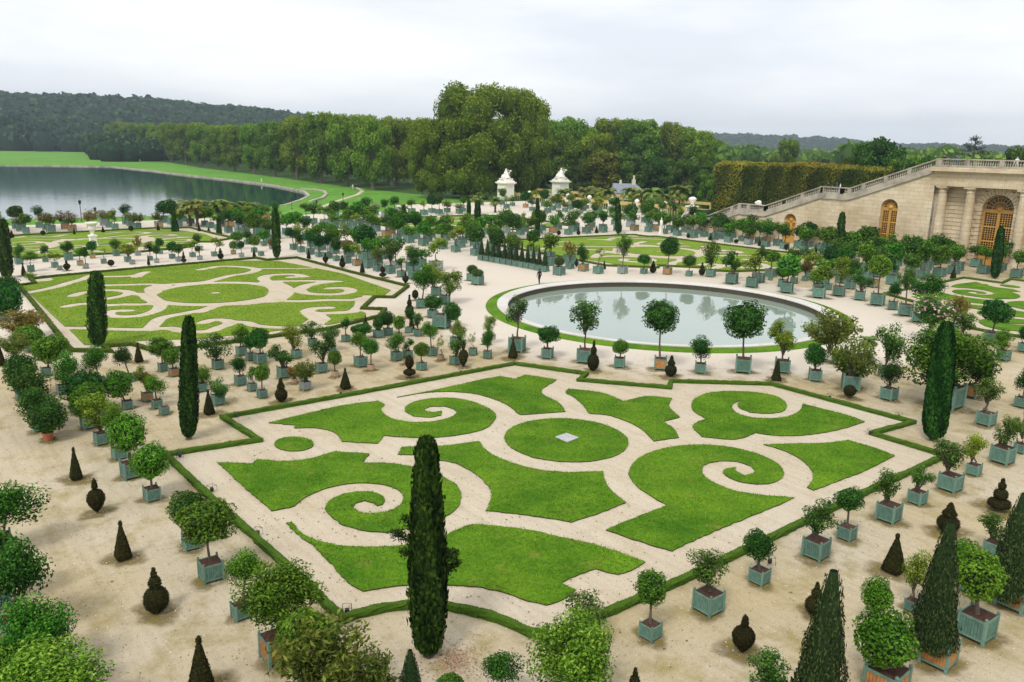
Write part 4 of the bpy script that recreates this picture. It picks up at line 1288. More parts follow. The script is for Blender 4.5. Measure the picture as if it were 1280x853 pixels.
for j in range(ny - 1):
    for i in range(nx - 1):
        c4 = [(gx[i], gy[j], fld[j, i]), (gx[i + 1], gy[j], fld[j, i + 1]), (gx[i + 1], gy[j + 1], fld[j + 1, i + 1]), (gx[i], gy[j + 1], fld[j + 1, i])]
        pos = [q[2] > 0 for q in c4]
        if not any(pos): continue
        poly, cr = [], []
        for k in range(4):
            p_, q_ = c4[k], c4[(k + 1) % 4]
            if pos[k]: poly.append(p_[:2])
            if pos[k] != pos[(k + 1) % 4]:
                s = p_[2] / (p_[2] - q_[2]); x_ = (p_[0] + (q_[0] - p_[0]) * s, p_[1] + (q_[1] - p_[1]) * s)
                poly.append(x_); cr.append(x_)
        o0 = len(Vv); Vv += [(a, c, .05) for a, c in poly]; Ff.append(tuple(range(o0, o0 + len(poly))))
        if len(cr) == 2: sk.append(cr)
b = MB(); b.add(Vv, Ff, 0)
for (a, c) in sk: b.add([(a[0], a[1], .05), (c[0], c[1], .05), (c[0], c[1], -.01), (a[0], a[1], -.01)], [(0, 1, 2, 3)], 1)
lm2 = b.mesh('lawn')
struct(ob('lawn', lm2, ['turf_old', 'turf_edge']))
for loc, scl in (((2 * AX3, 0, 0), (-1, 1, 1)), ((0, OY, 0), (1, SY, 1)), ((2 * AX3, OY, 0), (-1, SY, 1))):
    struct(ob('lawn', lm2, ['turf_old', 'turf_edge'], loc=loc, scale=scl))
# tufts on the second lawn
ii = rng.choice(np.flatnonzero(fld.ravel() > .12), 52000); Pt = np.concatenate([G[ii] + rng.uniform(-.11, .11, (len(ii), 2)), np.full((len(ii), 1), .045)], 1)
V = blades(Pt, .06, .035)
g_ = ob('grass', mesh_np('grass', V, np.arange(len(V)).reshape(-1, 3), np.repeat(np.clip(.62 + rng.normal(size=len(Pt)) * .25, 0, 1), 3)), ['grass_pale'])
stuff(g_, 'yellowish mown grass on the second scroll parterre', 'grass')

# fallen leaves on sand and gravel
HP = np.array(H1)
cand = np.stack([rng.uniform(9, 46, 16000), rng.uniform(15, 43, 16000)], 1)
lw = np.ones(len(cand), bool)
for P in all_lawns.values():
    P_ = np.array(P); lw &= ~inside(cand, P_)
cand = cand[lw & inside(cand, HP)]
wt = np.exp(-((cand[:, 0] - 14) ** 2 / 60 + (cand[:, 1] - 22) ** 2 / 120)) + .10
cand = cand[rng.random(len(cand)) < wt * .22]
out_ = np.stack([rng.uniform(-2, 60, 700), rng.uniform(2, 60, 700)], 1)
out_ = out_[~inside(out_, HP) & (np.hypot(out_[:, 0] - POND_C[0], out_[:, 1] - POND_C[1]) > 17.5)]
Pt = np.concatenate([cand, out_]); n = len(Pt)
C = np.concatenate([Pt, np.full((n, 1), .022)], 1)
V = leaf_quads(C, np.array([0, 0, 1.]) + rng.normal(size=(n, 3)) * .25, rng.uniform(.05, .13, n), rng.uniform(.03, .07, n))
stuff(ob('fallen_leaves', mesh_np('fallen_leaves', V, np.arange(len(V)).reshape(-1, 4)), ['dead_leaf']), 'dry fallen leaves scattered over the sand paths', 'leaves')

# loose pebbles on the gravel near the terrace
n = 30000
dd = rng.random(n) ** .6 * 52 + 8; aa = rng.uniform(-.62, .62, n)
Pt = np.outer(dd * np.cos(aa), FWD) + np.outer(dd * np.sin(aa), RGT)
ok = (np.hypot(Pt[:, 0] - POND_C[0], Pt[:, 1] - POND_C[1]) > 17.4)
for P in all_lawns.values(): ok &= ~inside(Pt, np.array(P))
Pt = Pt[ok]; n = len(Pt); s_ = rng.uniform(.012, .038, n)
off = np.array([(1, 0, 0), (-.5, .87, 0), (-.5, -.87, 0), (0, 0, .7)])
V = (np.concatenate([Pt, np.full((n, 1), .004)], 1)[:, None] + off[None] * s_[:, None, None]).reshape(-1, 3)
F = (np.array([(0, 1, 3), (1, 2, 3), (2, 0, 3)])[None] + (np.arange(n) * 4)[:, None, None]).reshape(-1, 3)
stuff(ob('pebbles', mesh_np('pebbles', V, F, np.repeat(rng.random(n), 4)), ['pebble']), 'loose pebbles strewn over gravel and sand', 'pebbles')
# ================================================================== ORANGERY WING AND STAIR WALL (face in the plane x = WX)
WX = 121.0
bld = thing('orangery_wing', 'cream limestone orangery wing with columns, arched doors and sloping balustraded stair wall', 'building', (WX, 54, 0))
def bp_(name, b_, mats, par=bld, smooth=False):
    o = ob(name, b_.mesh(name, smooth), mats, par); o.location = (-WX, -54, 0) if par == bld else (0, 0, 0); return o
TOPZ, CORN = 14.5, 13.3
# outline of the top edge of the balustrade: (Y, z)
PROF = [(54.2, 14.5), (67.0, 9.7), (71.8, 9.7), (81.9, 6.0), (87.1, 6.0), (92.2, 4.0), (99.5, 1.35)]
def topz(y): return np.interp(-y, [-p[0] for p in PROF][::-1], [p[1] for p in PROF][::-1])
ARCHES = [(60.4, 1.30, 7.1), (76.9, 1.10, 3.85)]      # Y, half width, springing height
# sloping wall as vertical strips around the arches
b = MB()
def wall_face(y0, y1, zb, zt0, zt1, x=WX, bb=None):
    bb.add([(x, y0, zb), (x, y1, zb), (x, y1, zt1), (x, y0, zt0)], [(0, 1, 2, 3)])
ys = sorted(set([54.2, 99.5] + [p[0] for p in PROF] + [a[0] + s * a[1] for a in ARCHES for s in (-1, 1)]))
WD = 1.9
for y0, y1 in zip(ys[:-1], ys[1:]):
    arch = [a for a in ARCHES if a[0] - a[1] <= y0 + 1e-6 and y1 <= a[0] + a[1] + 1e-6]
    if not arch: wall_face(y0, y1, 0, max(topz(y0) - WD, .02), max(topz(y1) - WD, .02), bb=b); continue
    ya, hw, sp = arch[0]; n = 12
    for k in range(n):
        a0, a1 = math.pi * k / n, math.pi * (k + 1) / n
        p0, p1 = ya - hw * math.cos(a0), ya - hw * math.cos(a1)
        wall_face(p0, p1, 0, topz(p0) - WD, topz(p1) - WD, bb=b)
        V_ = b.v[-1]; V_[0][2] = sp + hw * math.sin(a0); V_[1][2] = sp + hw * math.sin(a1)
        # reveal
        z0, z1 = sp + hw * math.sin(a0), sp + hw * math.sin(a1)
        b.add([(WX, p0, z0), (WX, p1, z1), (WX + .7, p1, z1), (WX + .7, p0, z0)], [(0, 1, 2, 3)])
    for s in (-1, 1): b.add([(WX, ya + s * hw, 0), (WX, ya + s * hw, sp), (WX + .7, ya + s * hw, sp), (WX + .7, ya + s * hw, 0)], [(0, 1, 2, 3)])
bp_('stair_wall', b, ['wall_stone'])
# thin raised vertical joints and quoins on the stair wall
for y in (66.9, 72.0, 82.0, 87.0):
    b = MB(); b.box(WX - .05, WX + .01, y - .35, y + .35, 0, topz(y) - WD - .02); bp_('pilaster', b, ['wall_stone'])
# body of the stairs behind the wall
b = MB()
for (y0, z0), (y1, z1) in zip(PROF[:-1], PROF[1:]):
    a, c = z0 - 1.25, z1 - 1.25
    n = max(1, int(abs(a - c) / .17)) if abs(a - c) > .2 else 1
    for k in range(n):
        ya, yb = y0 + (y1 - y0) * k / n, y0 + (y1 - y0) * (k + 1) / n
        zz = a + (c - a) * (k + .5) / n
        b.box(WX + .72, WX + 20, ya, yb, -.1, max(zz, .02))
bp_('steps', b, ['grey_stone'])
# sloping plinth, moulding and rail
PL = [(y, z) for y, z in PROF]
def ribbon(d0, d1, x0, x1, name, mat, pts=PL):
    b_ = MB()
    for (y0, z0), (y1, z1) in zip(pts[:-1], pts[1:]):
        V_ = [(x0, y0, z0 - d0), (x0, y1, z1 - d0), (x1, y1, z1 - d0), (x1, y0, z0 - d0), (x0, y0, z0 - d1), (x0, y1, z1 - d1), (x1, y1, z1 - d1), (x1, y0, z0 - d1)]
        b_.add(V_, [(0, 1, 2, 3), (7, 6, 5, 4), (0, 4, 5, 1), (1, 5, 6, 2), (2, 6, 7, 3), (3, 7, 4, 0)])
    return bp_(name, b_, [mat])
PLB = [(19.0, 14.5)] + PL
ribbon(0, .16, WX - .12, WX + .38, 'handrail', 'grey_stone')
ribbon(.88, 1.72, WX - .06, WX + .34, 'plinth', 'grey_stone')
ribbon(1.72, 1.92, WX - .24, WX + .38, 'moulding', 'grey_stone')
# balusters
bal = MB(); bal.lathe([(0, .09), (.06, .09), (.10, .06), (.28, .115), (.42, .06), (.60, .05), (.66, .09), (.72, .09)], seg=6)
BV = np.concatenate(bal.v)
b = MB()
y = 54.6
while y < 99.3:
    tz = topz(y)
    near_post = min(abs(y - p[0]) for p in PROF)
    if near_post > .45 and int(y / 3.4) * 3.4 + .55 < y: b.add(BV + np.array([WX + .13, y, tz - .88]), bal.f)
    y += .30
o = bp_('balusters', b, ['grey_stone']); o['kind'] = 'stuff'
for yy in list(np.arange(57.8, 99, 3.4)) + [p[0] for p in PROF]:
    yy = int(yy / 3.4) * 3.4 + .27 if yy not in [p[0] for p in PROF] else yy
    b = MB(); b.box(WX - .1, WX + .36, yy - .28, yy + .28, topz(yy) - 1.0, topz(yy) - .02)
    bp_('pedestal_block', b, ['grey_stone'])
# terrace block with columns
Y0, Y1 = 19.0, 54.2
b = MB()
b.box(WX + 1.6, WX + 40, Y0, Y1, 10.7, CORN - .05)
b.box(WX + 3.0, WX + 40, Y0, Y1, 0, 10.7)
b.box(WX + .72, WX + 3.0, 53.7, Y1 - .01, 0, 10.7)
bp_('terrace_block', b, ['wall_stone'])
b = MB()
b.box(WX - .18, WX + 1.6, Y0, Y1 + .02, 10.7, 11.35); bp_('architrave', b, ['wall_stone'])
b = MB(); b.box(WX - .10, WX + 1.6, Y0, Y1 - .01, 11.35, 12.45); bp_('frieze', b, ['wall_stone'])
b = MB(); b.box(WX - .35, WX + 1.6, Y0, Y1 + .2, 12.45, 12.75); b.box(WX - .85, WX + 1.6, Y0, Y1 + .6, 12.75, 13.1); b.box(WX - .7, WX + 1.6, Y0, Y1 + .45, 13.1, CORN)
bp_('cornice', b, ['wall_stone'])
b = MB(); b.box(WX - .30, WX + .30, Y0, Y1, CORN, 13.62); bp_('plinth', b, ['grey_stone'])
b = MB(); b.box(WX - .32, WX + .28, Y0, Y1 + .1, 14.34, TOPZ); bp_('handrail', b, ['grey_stone'])
b = MB(); y = Y0 + .3
while y < Y1 - .2:
    if (y - Y0) % 4.4 > .75: b.add(BV + np.array([WX - .02, y, 13.62]), bal.f)
    y += .31
o = bp_('balusters', b, ['grey_stone']); o['kind'] = 'stuff'
for yy in list(np.arange(Y0, Y1 - 1, 4.4)) + [Y1 - .7]:
    b = MB(); b.box(WX - .29, WX + .25, yy, yy + .62, 13.62, 14.34); bp_('pedestal_block', b, ['grey_stone'])
# columns
for yc in (53.2, 49.4, 42.6, 38.8, 32.0, 28.2):
    b = MB()
    b.box(WX - .15, WX + 1.45, yc - .8, yc + .8, 0, .35)
    b.lathe([(.35, .78), (.55, .78), (.62, .68), (.75, .66), (4, .66), (7, .61), (9.8, .555), (9.85, .62), (9.95, .62), (10.0, .56), (10.2, .56), (10.35, .74), (10.45, .76)], (WX + .65, yc, 0), 18)
    b.box(WX - .12, WX + 1.42, yc - .77, yc + .77, 10.45, 10.70)
    bp_('column', b, ['wall_stone'])
# rusticated recessed wall between the columns: every course a proud slab, cut round the great arch
GA = [(46.0, 2.05, 7.75), (35.4, 2.05, 7.75), (24.8, 2.05, 7.75)]
b = MB(); ch = .57; z = .0; R_ = np.random.default_rng(4)
while z < 10.6:
    z1 = min(z + ch - .07, 10.69)
    cuts = []
    for (ya, hw, sp) in GA:
        hw2 = hw + .55
        zz = z + ch / 2
        w_ = hw2 if zz < sp else math.sqrt(max(hw2 ** 2 - (zz - sp) ** 2, 0))
        if w_ > .05: cuts.append((ya - w_, ya + w_))
    edges = [Y0] + [e for c in sorted(cuts) for e in c] + [53.7]
    for a, c in zip(edges[::2], edges[1::2]):
        if c > a + .05: b.box(WX + 1.62 + R_.uniform(0, .03), WX + 3.05, a, c, z, z1)
    z += ch
b.box(WX + 1.74, WX + 3.0, 48.6, 53.69, 0, 10.69); b.box(WX + 1.74, WX + 3.0, 38.05, 43.38, 0, 10.69); b.box(WX + 1.74, WX + 3.0, 27.5, 32.78, 0, 10.69)
bp_('rusticated_wall', b, ['wall_stone'])
for (ya, hw, sp) in GA[:2]:
    n = 17
    b = MB()
    for k in range(n):      # voussoirs, alternately longer
        a0, a1 = math.pi * (k + .06) / n, math.pi * (k + .94) / n
        r0, r1 = hw, hw + (1.25 if k % 2 == 0 else .85)
        V_ = []
        for x in (WX + 1.52, WX + 2.9):
            for a, r in ((a0, r0), (a1, r0), (a1, r1), (a0, r1)):
                V_.append((x, ya - r * math.cos(a), min(sp + r * math.sin(a), 10.66)))
        b.add(V_, [(0, 1, 2, 3), (7, 6, 5, 4), (0, 4, 5, 1), (1, 5, 6, 2), (2, 6, 7, 3), (3, 7, 4, 0)])
    zz = .05
    while zz < sp - .1:
        for s in (-1, 1): b.box(WX + 1.52, WX + 2.9, *sorted((ya + s * hw, ya + s * (hw + (.9 if int(zz / .57) % 2 else .6)))), zz, min(zz + .51, sp))
        zz += .57
    bp_('voussoirs', b, ['wall_stone'])

def arch_door(ya, hw, sp, x, leaves):
    """ochre framed glazed door under a fanlight"""
    d = ob('door', (lambda b_: (b_.box(x, x + .16, ya - hw, ya + hw, sp - .42, sp + .02), [b_.box(x - .02, x + .16, ya + s * hw - (.26 if s > 0 else 0), ya + s * hw + (0 if s > 0 else .26), 0, sp - .42) for s in (-1, 1)],
        b_.box(x - .03, x + .16, ya - .2, ya + .2, 0, sp - .42), b_.box(x, x + .15, ya - hw + .26, ya + hw - .26, 0, 1.3))[0])(MB()).mesh('door'), ['door_ochre'], bld, loc=(-WX, -54, 0))
    # glass panes between muntins
    for s in (-1, 1):
        ya0, ya1 = (ya + .2, ya + hw - .26) if s > 0 else (ya - hw + .26, ya - .2)
        nrow = 3; hh = (sp - .42 - 1.3) / nrow
        for k in range(nrow):
            z0, z1 = 1.3 + k * hh + .14, 1.3 + (k + 1) * hh - .06
            p = MB(); p.box(x + .09, x + .12, ya0 + .05, ya1 - .05, z0, z1)
            po = ob('pane', p.mesh('pane'), ['glass_dark'], d)
            g = MB(); m = 5 if hw > 1.6 else 3; nv = max(3, int(round((z1 - z0) / ((ya1 - ya0) / m))))
            for j in range(1, m): yy = ya0 + (ya1 - ya0) * j / m; g.box(x + .05, x + .09, yy - .03, yy + .03, z0, z1)
            for j in range(1, nv): zz = z0 + (z1 - z0) * j / nv; g.box(x + .052, x + .088, ya0 + .05, ya1 - .05, zz - .03, zz + .03)
            g.box(x + .02, x + .12, ya0, ya1, z1, z1 + .20)
            ob('glazing_bars', g.mesh('glazing_bars'), ['door_ochre'], d)
    # fanlight
    g = MB(); n = 16
    V_ = [(x + .1, ya, sp + .02)] + [(x + .1, ya - (hw - .02) * math.cos(math.pi * k / n), sp + .02 + (hw - .02) * math.sin(math.pi * k / n)) for k in range(n + 1)]
    g.add(V_, [(0, k + 1, k + 2) for k in range(n)])
    ob('fanlight', g.mesh('fanlight'), ['glass_dark'], d)
    f = MB()
    for k in range(1, 10):
        a = math.pi * k / 10; c_, s_ = math.cos(a), math.sin(a)
        f.tube([(x + .06, ya - .35 * c_, sp + .35 * s_), (x + .06, ya - (hw - .05) * c_, sp + (hw - .05) * s_)], .045, 4)
    for rr in (.38, hw * .5, hw * .76): f.tube([(x + .06, ya - rr * math.cos(math.pi * k / 14), sp + .02 + rr * math.sin(math.pi * k / 14)) for k in range(15)], .05 if rr < hw * .7 else .035, 4)
    rr = hw - .08; f.tube([(x + .06, ya - rr * math.cos(math.pi * k / 18), sp + rr * math.sin(math.pi * k / 18)) for k in range(19)], .14, 4)
    f.ball((x + .05, ya, sp + .05), .33, seg=8, rings=5)
    ob('fanlight_bars', f.mesh('fanlight_bars'), ['door_ochre'], d)
for a in GA[:2]: arch_door(a[0], a[1], a[2], WX + 2.3, 2)
for a in ARCHES: arch_door(a[0], a[1], a[2], WX + .45, 2)

# low grey retaining wall running on from the foot of the stairs
b = MB(); P_ = [(121.3, 99.7), (133, 108.5), (146.5, 118.5)]
V, F = sweep(resample(P_, 2, False), [(-.3, 0), (-.3, 2.3), (-.42, 2.32), (-.42, 2.6), (.42, 2.6), (.42, 2.32), (.3, 2.3), (.3, 0)], False); b.add(V, F)
tag(ob('retaining_wall', b.mesh('retaining_wall'), ['grey_stone']), 'low weathered grey wall running from the stair foot to the gate pier', 'wall')
b = MB(); b.ball((0, 0, .34), .5, seg=10, rings=6, sz=.7); b.ball((.2, .55, .25), .35, seg=8, rings=6, sz=.7); b.lathe([(0, .55), (.08, .55), (.1, .4)], seg=10)
tag(ob('carved_boulder', b.mesh('carved_boulder'), ['white_stone'], loc=(WX + .5, 83.6, 6.0)), 'rounded white stone piece resting on the lower stair balustrade', 'sculpture')

# ================================================================== OCHRE RAILING WITH WHITE PIERS, TALL PEDESTALS
FX = 147.0
fence = thing('ochre_railing', 'long ochre railing between white ball-topped stone piers', 'fence', (FX, 150, 0))
piers = [(662, 238.5), (685.5, 240.3), (710.5, 242), (737, 244), (765, 246.4), (796.5, 248.8), (831, 251.5)]
pys = []
for (x, yt) in piers:
    y, zt = onX(x, yt, FX); pys.append((y, zt))
def pier_mesh(h, r=.62):
    b_ = MB()
    b_.box(-r * 1.15, r * 1.15, -r * 1.15, r * 1.15, 0, .5); b_.box(-r, r, -r, r, .5, h - 1.5)
    b_.box(-r * 1.25, r * 1.25, -r * 1.25, r * 1.25, h - 1.5, h - 1.25)
    b_.lathe([(h - 1.25, .30), (h - 1.1, .26), (h - .95, .45), (h - .55, .62), (h - .25, .50), (h - .1, .22), (h, .05)], seg=12)
    return b_.mesh('pier')
for (y, zt) in pys: ob('pier', pier_mesh(zt), ['white_stone'], fence, loc=(0, y - 150, 0))
yA, yB = pys[0][0] + 14, 119.5
def rail_z(y): return np.interp(y, [q[0] for q in pys][::-1], [q[1] - 1.75 for q in pys][::-1])
b = MB()
for dz, hh in ((0, .85), (-2.6, .3)):
    ps = [yA] + [q[0] for q in pys] + [yB]
    for a, c in zip(ps[:-1], ps[1:]):
        V_ = []
        for yy in (a, c):
            zc = rail_z(yy) + dz
            V_ += [(-.12, yy - 150, zc), (.12, yy - 150, zc), (.12, yy - 150, zc + hh), (-.12, yy - 150, zc + hh)]
        b.add(V_, [(0, 1, 5, 4), (1, 2, 6, 5), (2, 3, 7, 6), (3, 0, 4, 7), (0, 3, 2, 1), (4, 5, 6, 7)])
ob('rail', b.mesh('rail'), ['ochre_paint'], fence)
b = MB(); y = yB
while y < yA: b.box(-.05, .05, y - 150 - .05, y - 150 + .05, 0, rail_z(y)); y += .8
o = ob('bars', b.mesh('bars'), ['ochre_paint'], fence); o['kind'] = 'stuff'
# second railing behind
f2 = thing('ochre_railing', 'second ochre railing half hidden behind the palms', 'fence', (166, 150, 0))
b = MB(); b.box(-.1, .1, -22, 45, 1.5, 2.2); b.box(-.1, .1, -22, 45, .3, .5)
for k in range(14): b.box(-.15, .15, -22 + k * 5, -21.7 + k * 5, 0, 2.2)
ob('rail', b.mesh('rail'), ['ochre_paint'], f2)
# end pier with urn
y, zt = onX(866, 246.2, FX)
t = thing('gate_pier', 'white stone end pier crowned by an urn, ending the railing', 'pier', (FX, y, 0))
b = MB(); b.box(-1.1, 1.1, -1.1, 1.1, 0, 1.6); b.box(-.85, .85, -.85, .85, 1.6, zt - 2.3); b.box(-1.05, 1.05, -1.05, 1.05, zt - 2.3, zt - 2.0)
ob('shaft', b.mesh('shaft'), ['white_stone'], t)
b = MB(); b.lathe([(0, .55), (.2, .5), (.35, .3), (.6, .32), (.9, .55), (1.3, .85), (1.6, .9), (1.75, .75), (1.95, .4), (2.0, .05)], (0, 0, zt - 2.0), 14); ob('urn', b.mesh('urn'), ['white_stone'], t)

def group_statue(seed):
    """rider group: horse-like mass, two figures"""
    b_ = MB(); R = np.random.default_rng(seed)
    b_.box(-1.5, 1.5, -1.1, 1.1, 0, .35)
    b_.lathe([(.3, 1.25), (.8, 1.05), (1.5, .72), (2.2, .45), (2.6, .2)], seg=10)
    b_.tube([(-1.1, 0, .3), (-.6, .1, 1.1), (.1, 0, 1.5), (.7, -.1, 1.9), (1.0, -.1, 2.6)], [.42, .62, .66, .5, .3], 9)
    b_.tube([(1.0, -.1, 2.6), (1.35, -.1, 2.75), (1.6, -.1, 2.5)], [.3, .25, .14], 7)
    b_.tube([(0, .1, 1.5), (.0, .2, 2.2), (.1, .2, 2.9)], [.45, .42, .25], 8); b_.ball((.1, .2, 3.2), .27, seg=8, rings=6)
    b_.tube([(.0, .2, 2.7), (.5, .4, 2.6), (.8, .2, 3.1)], [.16, .13, .1], 6)
    b_.tube([(-.9, -.5, .3), (-.8, -.4, 1.0), (-.6, -.3, 1.7)], [.5, .42, .25], 8); b_.ball((-.55, -.3, 2.0), .25, seg=8, rings=6)
    b_.tube([(.8, .3, .3), (.7, .3, .9), (.5, .1, 1.4)], [.28, .25, .25], 6); b_.tube([(-.8, .5, .3), (-.6, .4, .8), (-.4, .2, 1.3)], [.25, .25, .3], 6)
    return b_
for k, (x, by, ct, lab) in enumerate([(632, 250, 211, 'tall white pedestal with rider group, beside the big plane tree'), (700, 248, 210, 'tall white pedestal with rider group, behind the ochre railing')]):
    g = gnd(x, by); h = zat(g[0], g[1], ct); pxm = FPX / proj(g[0], g[1], 0)[2]; hw = 11.2 / pxm * .66
    t = thing('monument', lab, 'monument', (g[0], g[1], 0))
    hb = h * .50
    b = MB(); b.box(-hw * 1.15, hw * 1.15, -hw * 1.15, hw * 1.15, 0, h * .06); b.box(-hw, hw, -hw, hw, h * .06, hb); ob('pedestal', b.mesh('pedestal'), ['white_stone'], t)
    b = MB()
    for s, z0, z1 in ((1.12, hb, hb + .3), (1.3, hb + .3, hb + .62), (1.05, hb + .62, hb + 1.0), (.86, hb + 1.0, hb + 1.35)): b.box(-hw * s, hw * s, -hw * s, hw * s, z0, z1)
    ob('cornice', b.mesh('cornice'), ['white_stone'], t)
    so = ob('sculpture_group', group_statue(k).mesh('sculpture_group', True), ['white_stone'], t, (0, 0, hb + 1.33), rot=-YAW + (0 if k else .5)); f = (h - hb - 1.3) / 3.5; so.scale = (hw / 1.5, hw / 1.5, f)

# palms behind the railing and near the lake
def palm_tree(x, by, cyc, w, lab, grp, Xp=None):
    g = np.array([Xp, onX(x, by, Xp)[0]]) if Xp else gnd(x, by)
    pxm = FPX / proj(g[0], g[1], 3)[2]; r = w / pxm / 2 * 1.55; zc = zat(g[0], g[1], cyc)
    t = thing('palm_tree', lab, 'palm', (g[0], g[1], 0), rnd.uniform(0, 6), grp)
    ob('crown', PALM[rnd.randrange(3)], ['leaf_palm', 'leaf_palm'], t, (0, 0, zc - r * .15), rnd.uniform(0, 6), (r, r, r * .95))
    b_ = MB(); hh = zc - r * .1
    b_.lathe([(0, .34), (hh * .2, .28)] + [(hh * k / 8, .22 + (.05 if k % 2 else 0)) for k in range(2, 8)] + [(hh, .34)], seg=8)
    ob('trunk', b_.mesh('trunk'), ['bark'], t)
for x, cyc, w in [(705, 240, 17), (733, 238.5, 21), (745, 240, 17), (757, 240, 22), (787, 240, 22), (801, 241, 16), (816, 240, 23), (831, 248, 20), (849, 238, 25)]:
    palm_tree(x, cyc + 18, cyc, w, 'feathery palm with arching fronds behind the ochre railing', 'palms behind the railing', 154.0 + rnd.uniform(-1, 3))
for x, by, cyc, w in [(238, 283, 257, 26), (247, 284, 255, 24), (275, 283, 255, 25), (297, 281, 257, 22), (310, 281, 258, 22), (595, 268, 248, 15), (619, 266, 250, 15)]:
    palm_tree(x, by, cyc, w, 'feathery palm at the edge of the lakeside rows', 'palms near the lake')

# house with slate roof behind the palms
hx, hy, _ = depth_pt(785, 240, 250)
t = thing('slate_house', 'low house with grey slate roof and white chimneys behind the palms', 'house', (hx, hy, 0), -YAW)
b = MB(); b.box(-4.8, 4.8, -3.4, 3.4, 0, 1.9); ob('wall', b.mesh('wall'), ['plaster'], t)
b = MB(); b.add([(-5.1, -3.7, 1.9), (5.1, -3.7, 1.9), (5.1, 3.7, 1.9), (-5.1, 3.7, 1.9), (-4.6, 0, 4.6), (2.2, 0, 4.6)], [(0, 1, 5, 4), (1, 2, 5), (2, 3, 4, 5), (3, 0, 4), (3, 2, 1, 0)]); r_ = ob('roof', b.mesh('roof'), ['slate'], t)
b = MB(); b.box(-2.7, -2.1, -.3, .3, 3.8, 5.6); ob('chimney', b.mesh('chimney'), ['plaster'], r_)
b = MB(); b.box(1.0, 2.1, -.4, .4, 3.8, 5.8); b.box(1.3, 1.8, -.3, .3, 5.8, 7.0); ob('chimney', b.mesh('chimney'), ['plaster'], r_)

# white urn on its pedestal in the lakeside lawn, small statues
def vase(x, by, ct, w, lab, statue=False):
    g = gnd(x, by); pxm = FPX / proj(g[0], g[1], 0)[2]; h = zat(g[0], g[1], ct); r = w / pxm / 2
    t = thing('garden_urn' if not statue else 'garden_statue', lab, 'urn' if not statue else 'statue', (g[0], g[1], 0))
    b_ = MB(); r2 = r * .62
    b_.box(-r2, r2, -r2, r2, 0, h * .08); b_.box(-r2 * .8, r2 * .8, -r2 * .8, r2 * .8, h * .08, h * .42); b_.box(-r2, r2, -r2, r2, h * .42, h * .47)
    ob('pedestal', b_.mesh('pedestal'), ['white_stone'], t)
    b_ = MB()
    if not statue: b_.lathe([(h * .47, r * .4), (h * .5, r * .25), (h * .6, r * .3), (h * .72, r * .62), (h * .86, r * .6), (h * .95, r), (h, r), (h, r * .8), (h * .9, r * .5)], seg=14); ob('urn', b_.mesh('urn'), ['white_stone'], t)
    else:
        b_.tube([(0, 0, h * .47), (.02, 0, h * .65), (0, .03, h * .8), (0, 0, h * .88)], [r * .55, r * .5, r * .55, r * .2], 8); b_.ball((0, 0, h * .94), r * .28, seg=8, rings=6)
        b_.tube([(0, r * .4, h * .84), (r * .2, r * .6, h * .72), (r * .4, r * .3, h * .64)], r * .14, 5); ob('figure', b_.mesh('figure', True), ['white_stone'], t)
vase(117, 308, 278, 15, 'white stone urn on pedestal in the lakeside lawn')
vase(550, 283, 271, 8, 'small white urn on pedestal at the avenue end')
vase(826, 293, 272, 7, 'pale standing statue among trees before the ochre railing', True)
vase(966, 334, 322, 5, 'small pale statue beside the staircase rows', True) if False else None

# ================================================================== CYPRESSES
cypress(536, 826, 547, 50, 'big shaggy columnar cypress in the round notch of the hedge', 533, True, .17, taper=[(.02, .35), (.07, .74), (.15, .92), (.3, 1.0), (.5, .94), (.68, .80), (.85, .62), (.95, .48), (.985, .34), (1, .14)], tufts= [(.36, .0, .65), (.40, -.3, .5), (.47, -.6, .4), (.56, 2.6, .6), (.53, 2.2, .55), (.60, 2.0, .4), (.50, 2.9, .4), (.44, -.2, .4)])
cypress(236, 551, 394, 26.5, 'smooth clipped columnar cypress beside the slab parterre corner', 236, True, .02)
cypress(122, 434, 338, 24, 'rough ragged-sided cypress at the corner of the second parterre', 120, True, .22)
cypress(9, 349, 274, 18, 'leaning cypress at the open end of the second parterre', 3, True, .05)
cypress(346, 323, 260, 12, 'slim cypress behind the second parterre towards the lake', 344)
cypress(1166, 553, 402, 36, 'leaning clipped cypress before the largest crated shrub', 1184, True, .02)
cypress(1047, 323, 265, 12.5, 'slim leaning cypress below the stair wall', 1053.5)
cypress(1243, 349, 283, 13.5, 'slim leaning cypress before the great arched door', 1252)
cypress(773, 293, 247, 8.5, 'slim cypress standing before the ochre railing', 772, True, .12)
cypress(672, 295, 249, 6.5, 'thin dark cypress among trees near the pedestal', 672)
cypress(597, 284, 251, 10, 'stout dark cypress left of the monument in the avenue'.replace('left of', 'near'), 597)
cypress(586, 271, 250, 6, 'thin cypress beside the small lakeside lawn', 586)
TP = [(.02, 1.0), (.1, .98), (.5, .62), (.9, .30), (.97, .2), (1, .05)]
cypress(219, 290, 262, 10.5, 'clipped tapering evergreen obelisk behind the lakeside lawn', None, taper=TP)
cypress(274, 293, 273, 7.5, 'small tapering evergreen beside the lakeside lawn corner', None, taper=TP)
cypress(505, 276, 257, 6, 'thin cypress at the far avenue end by the pale urn', None)
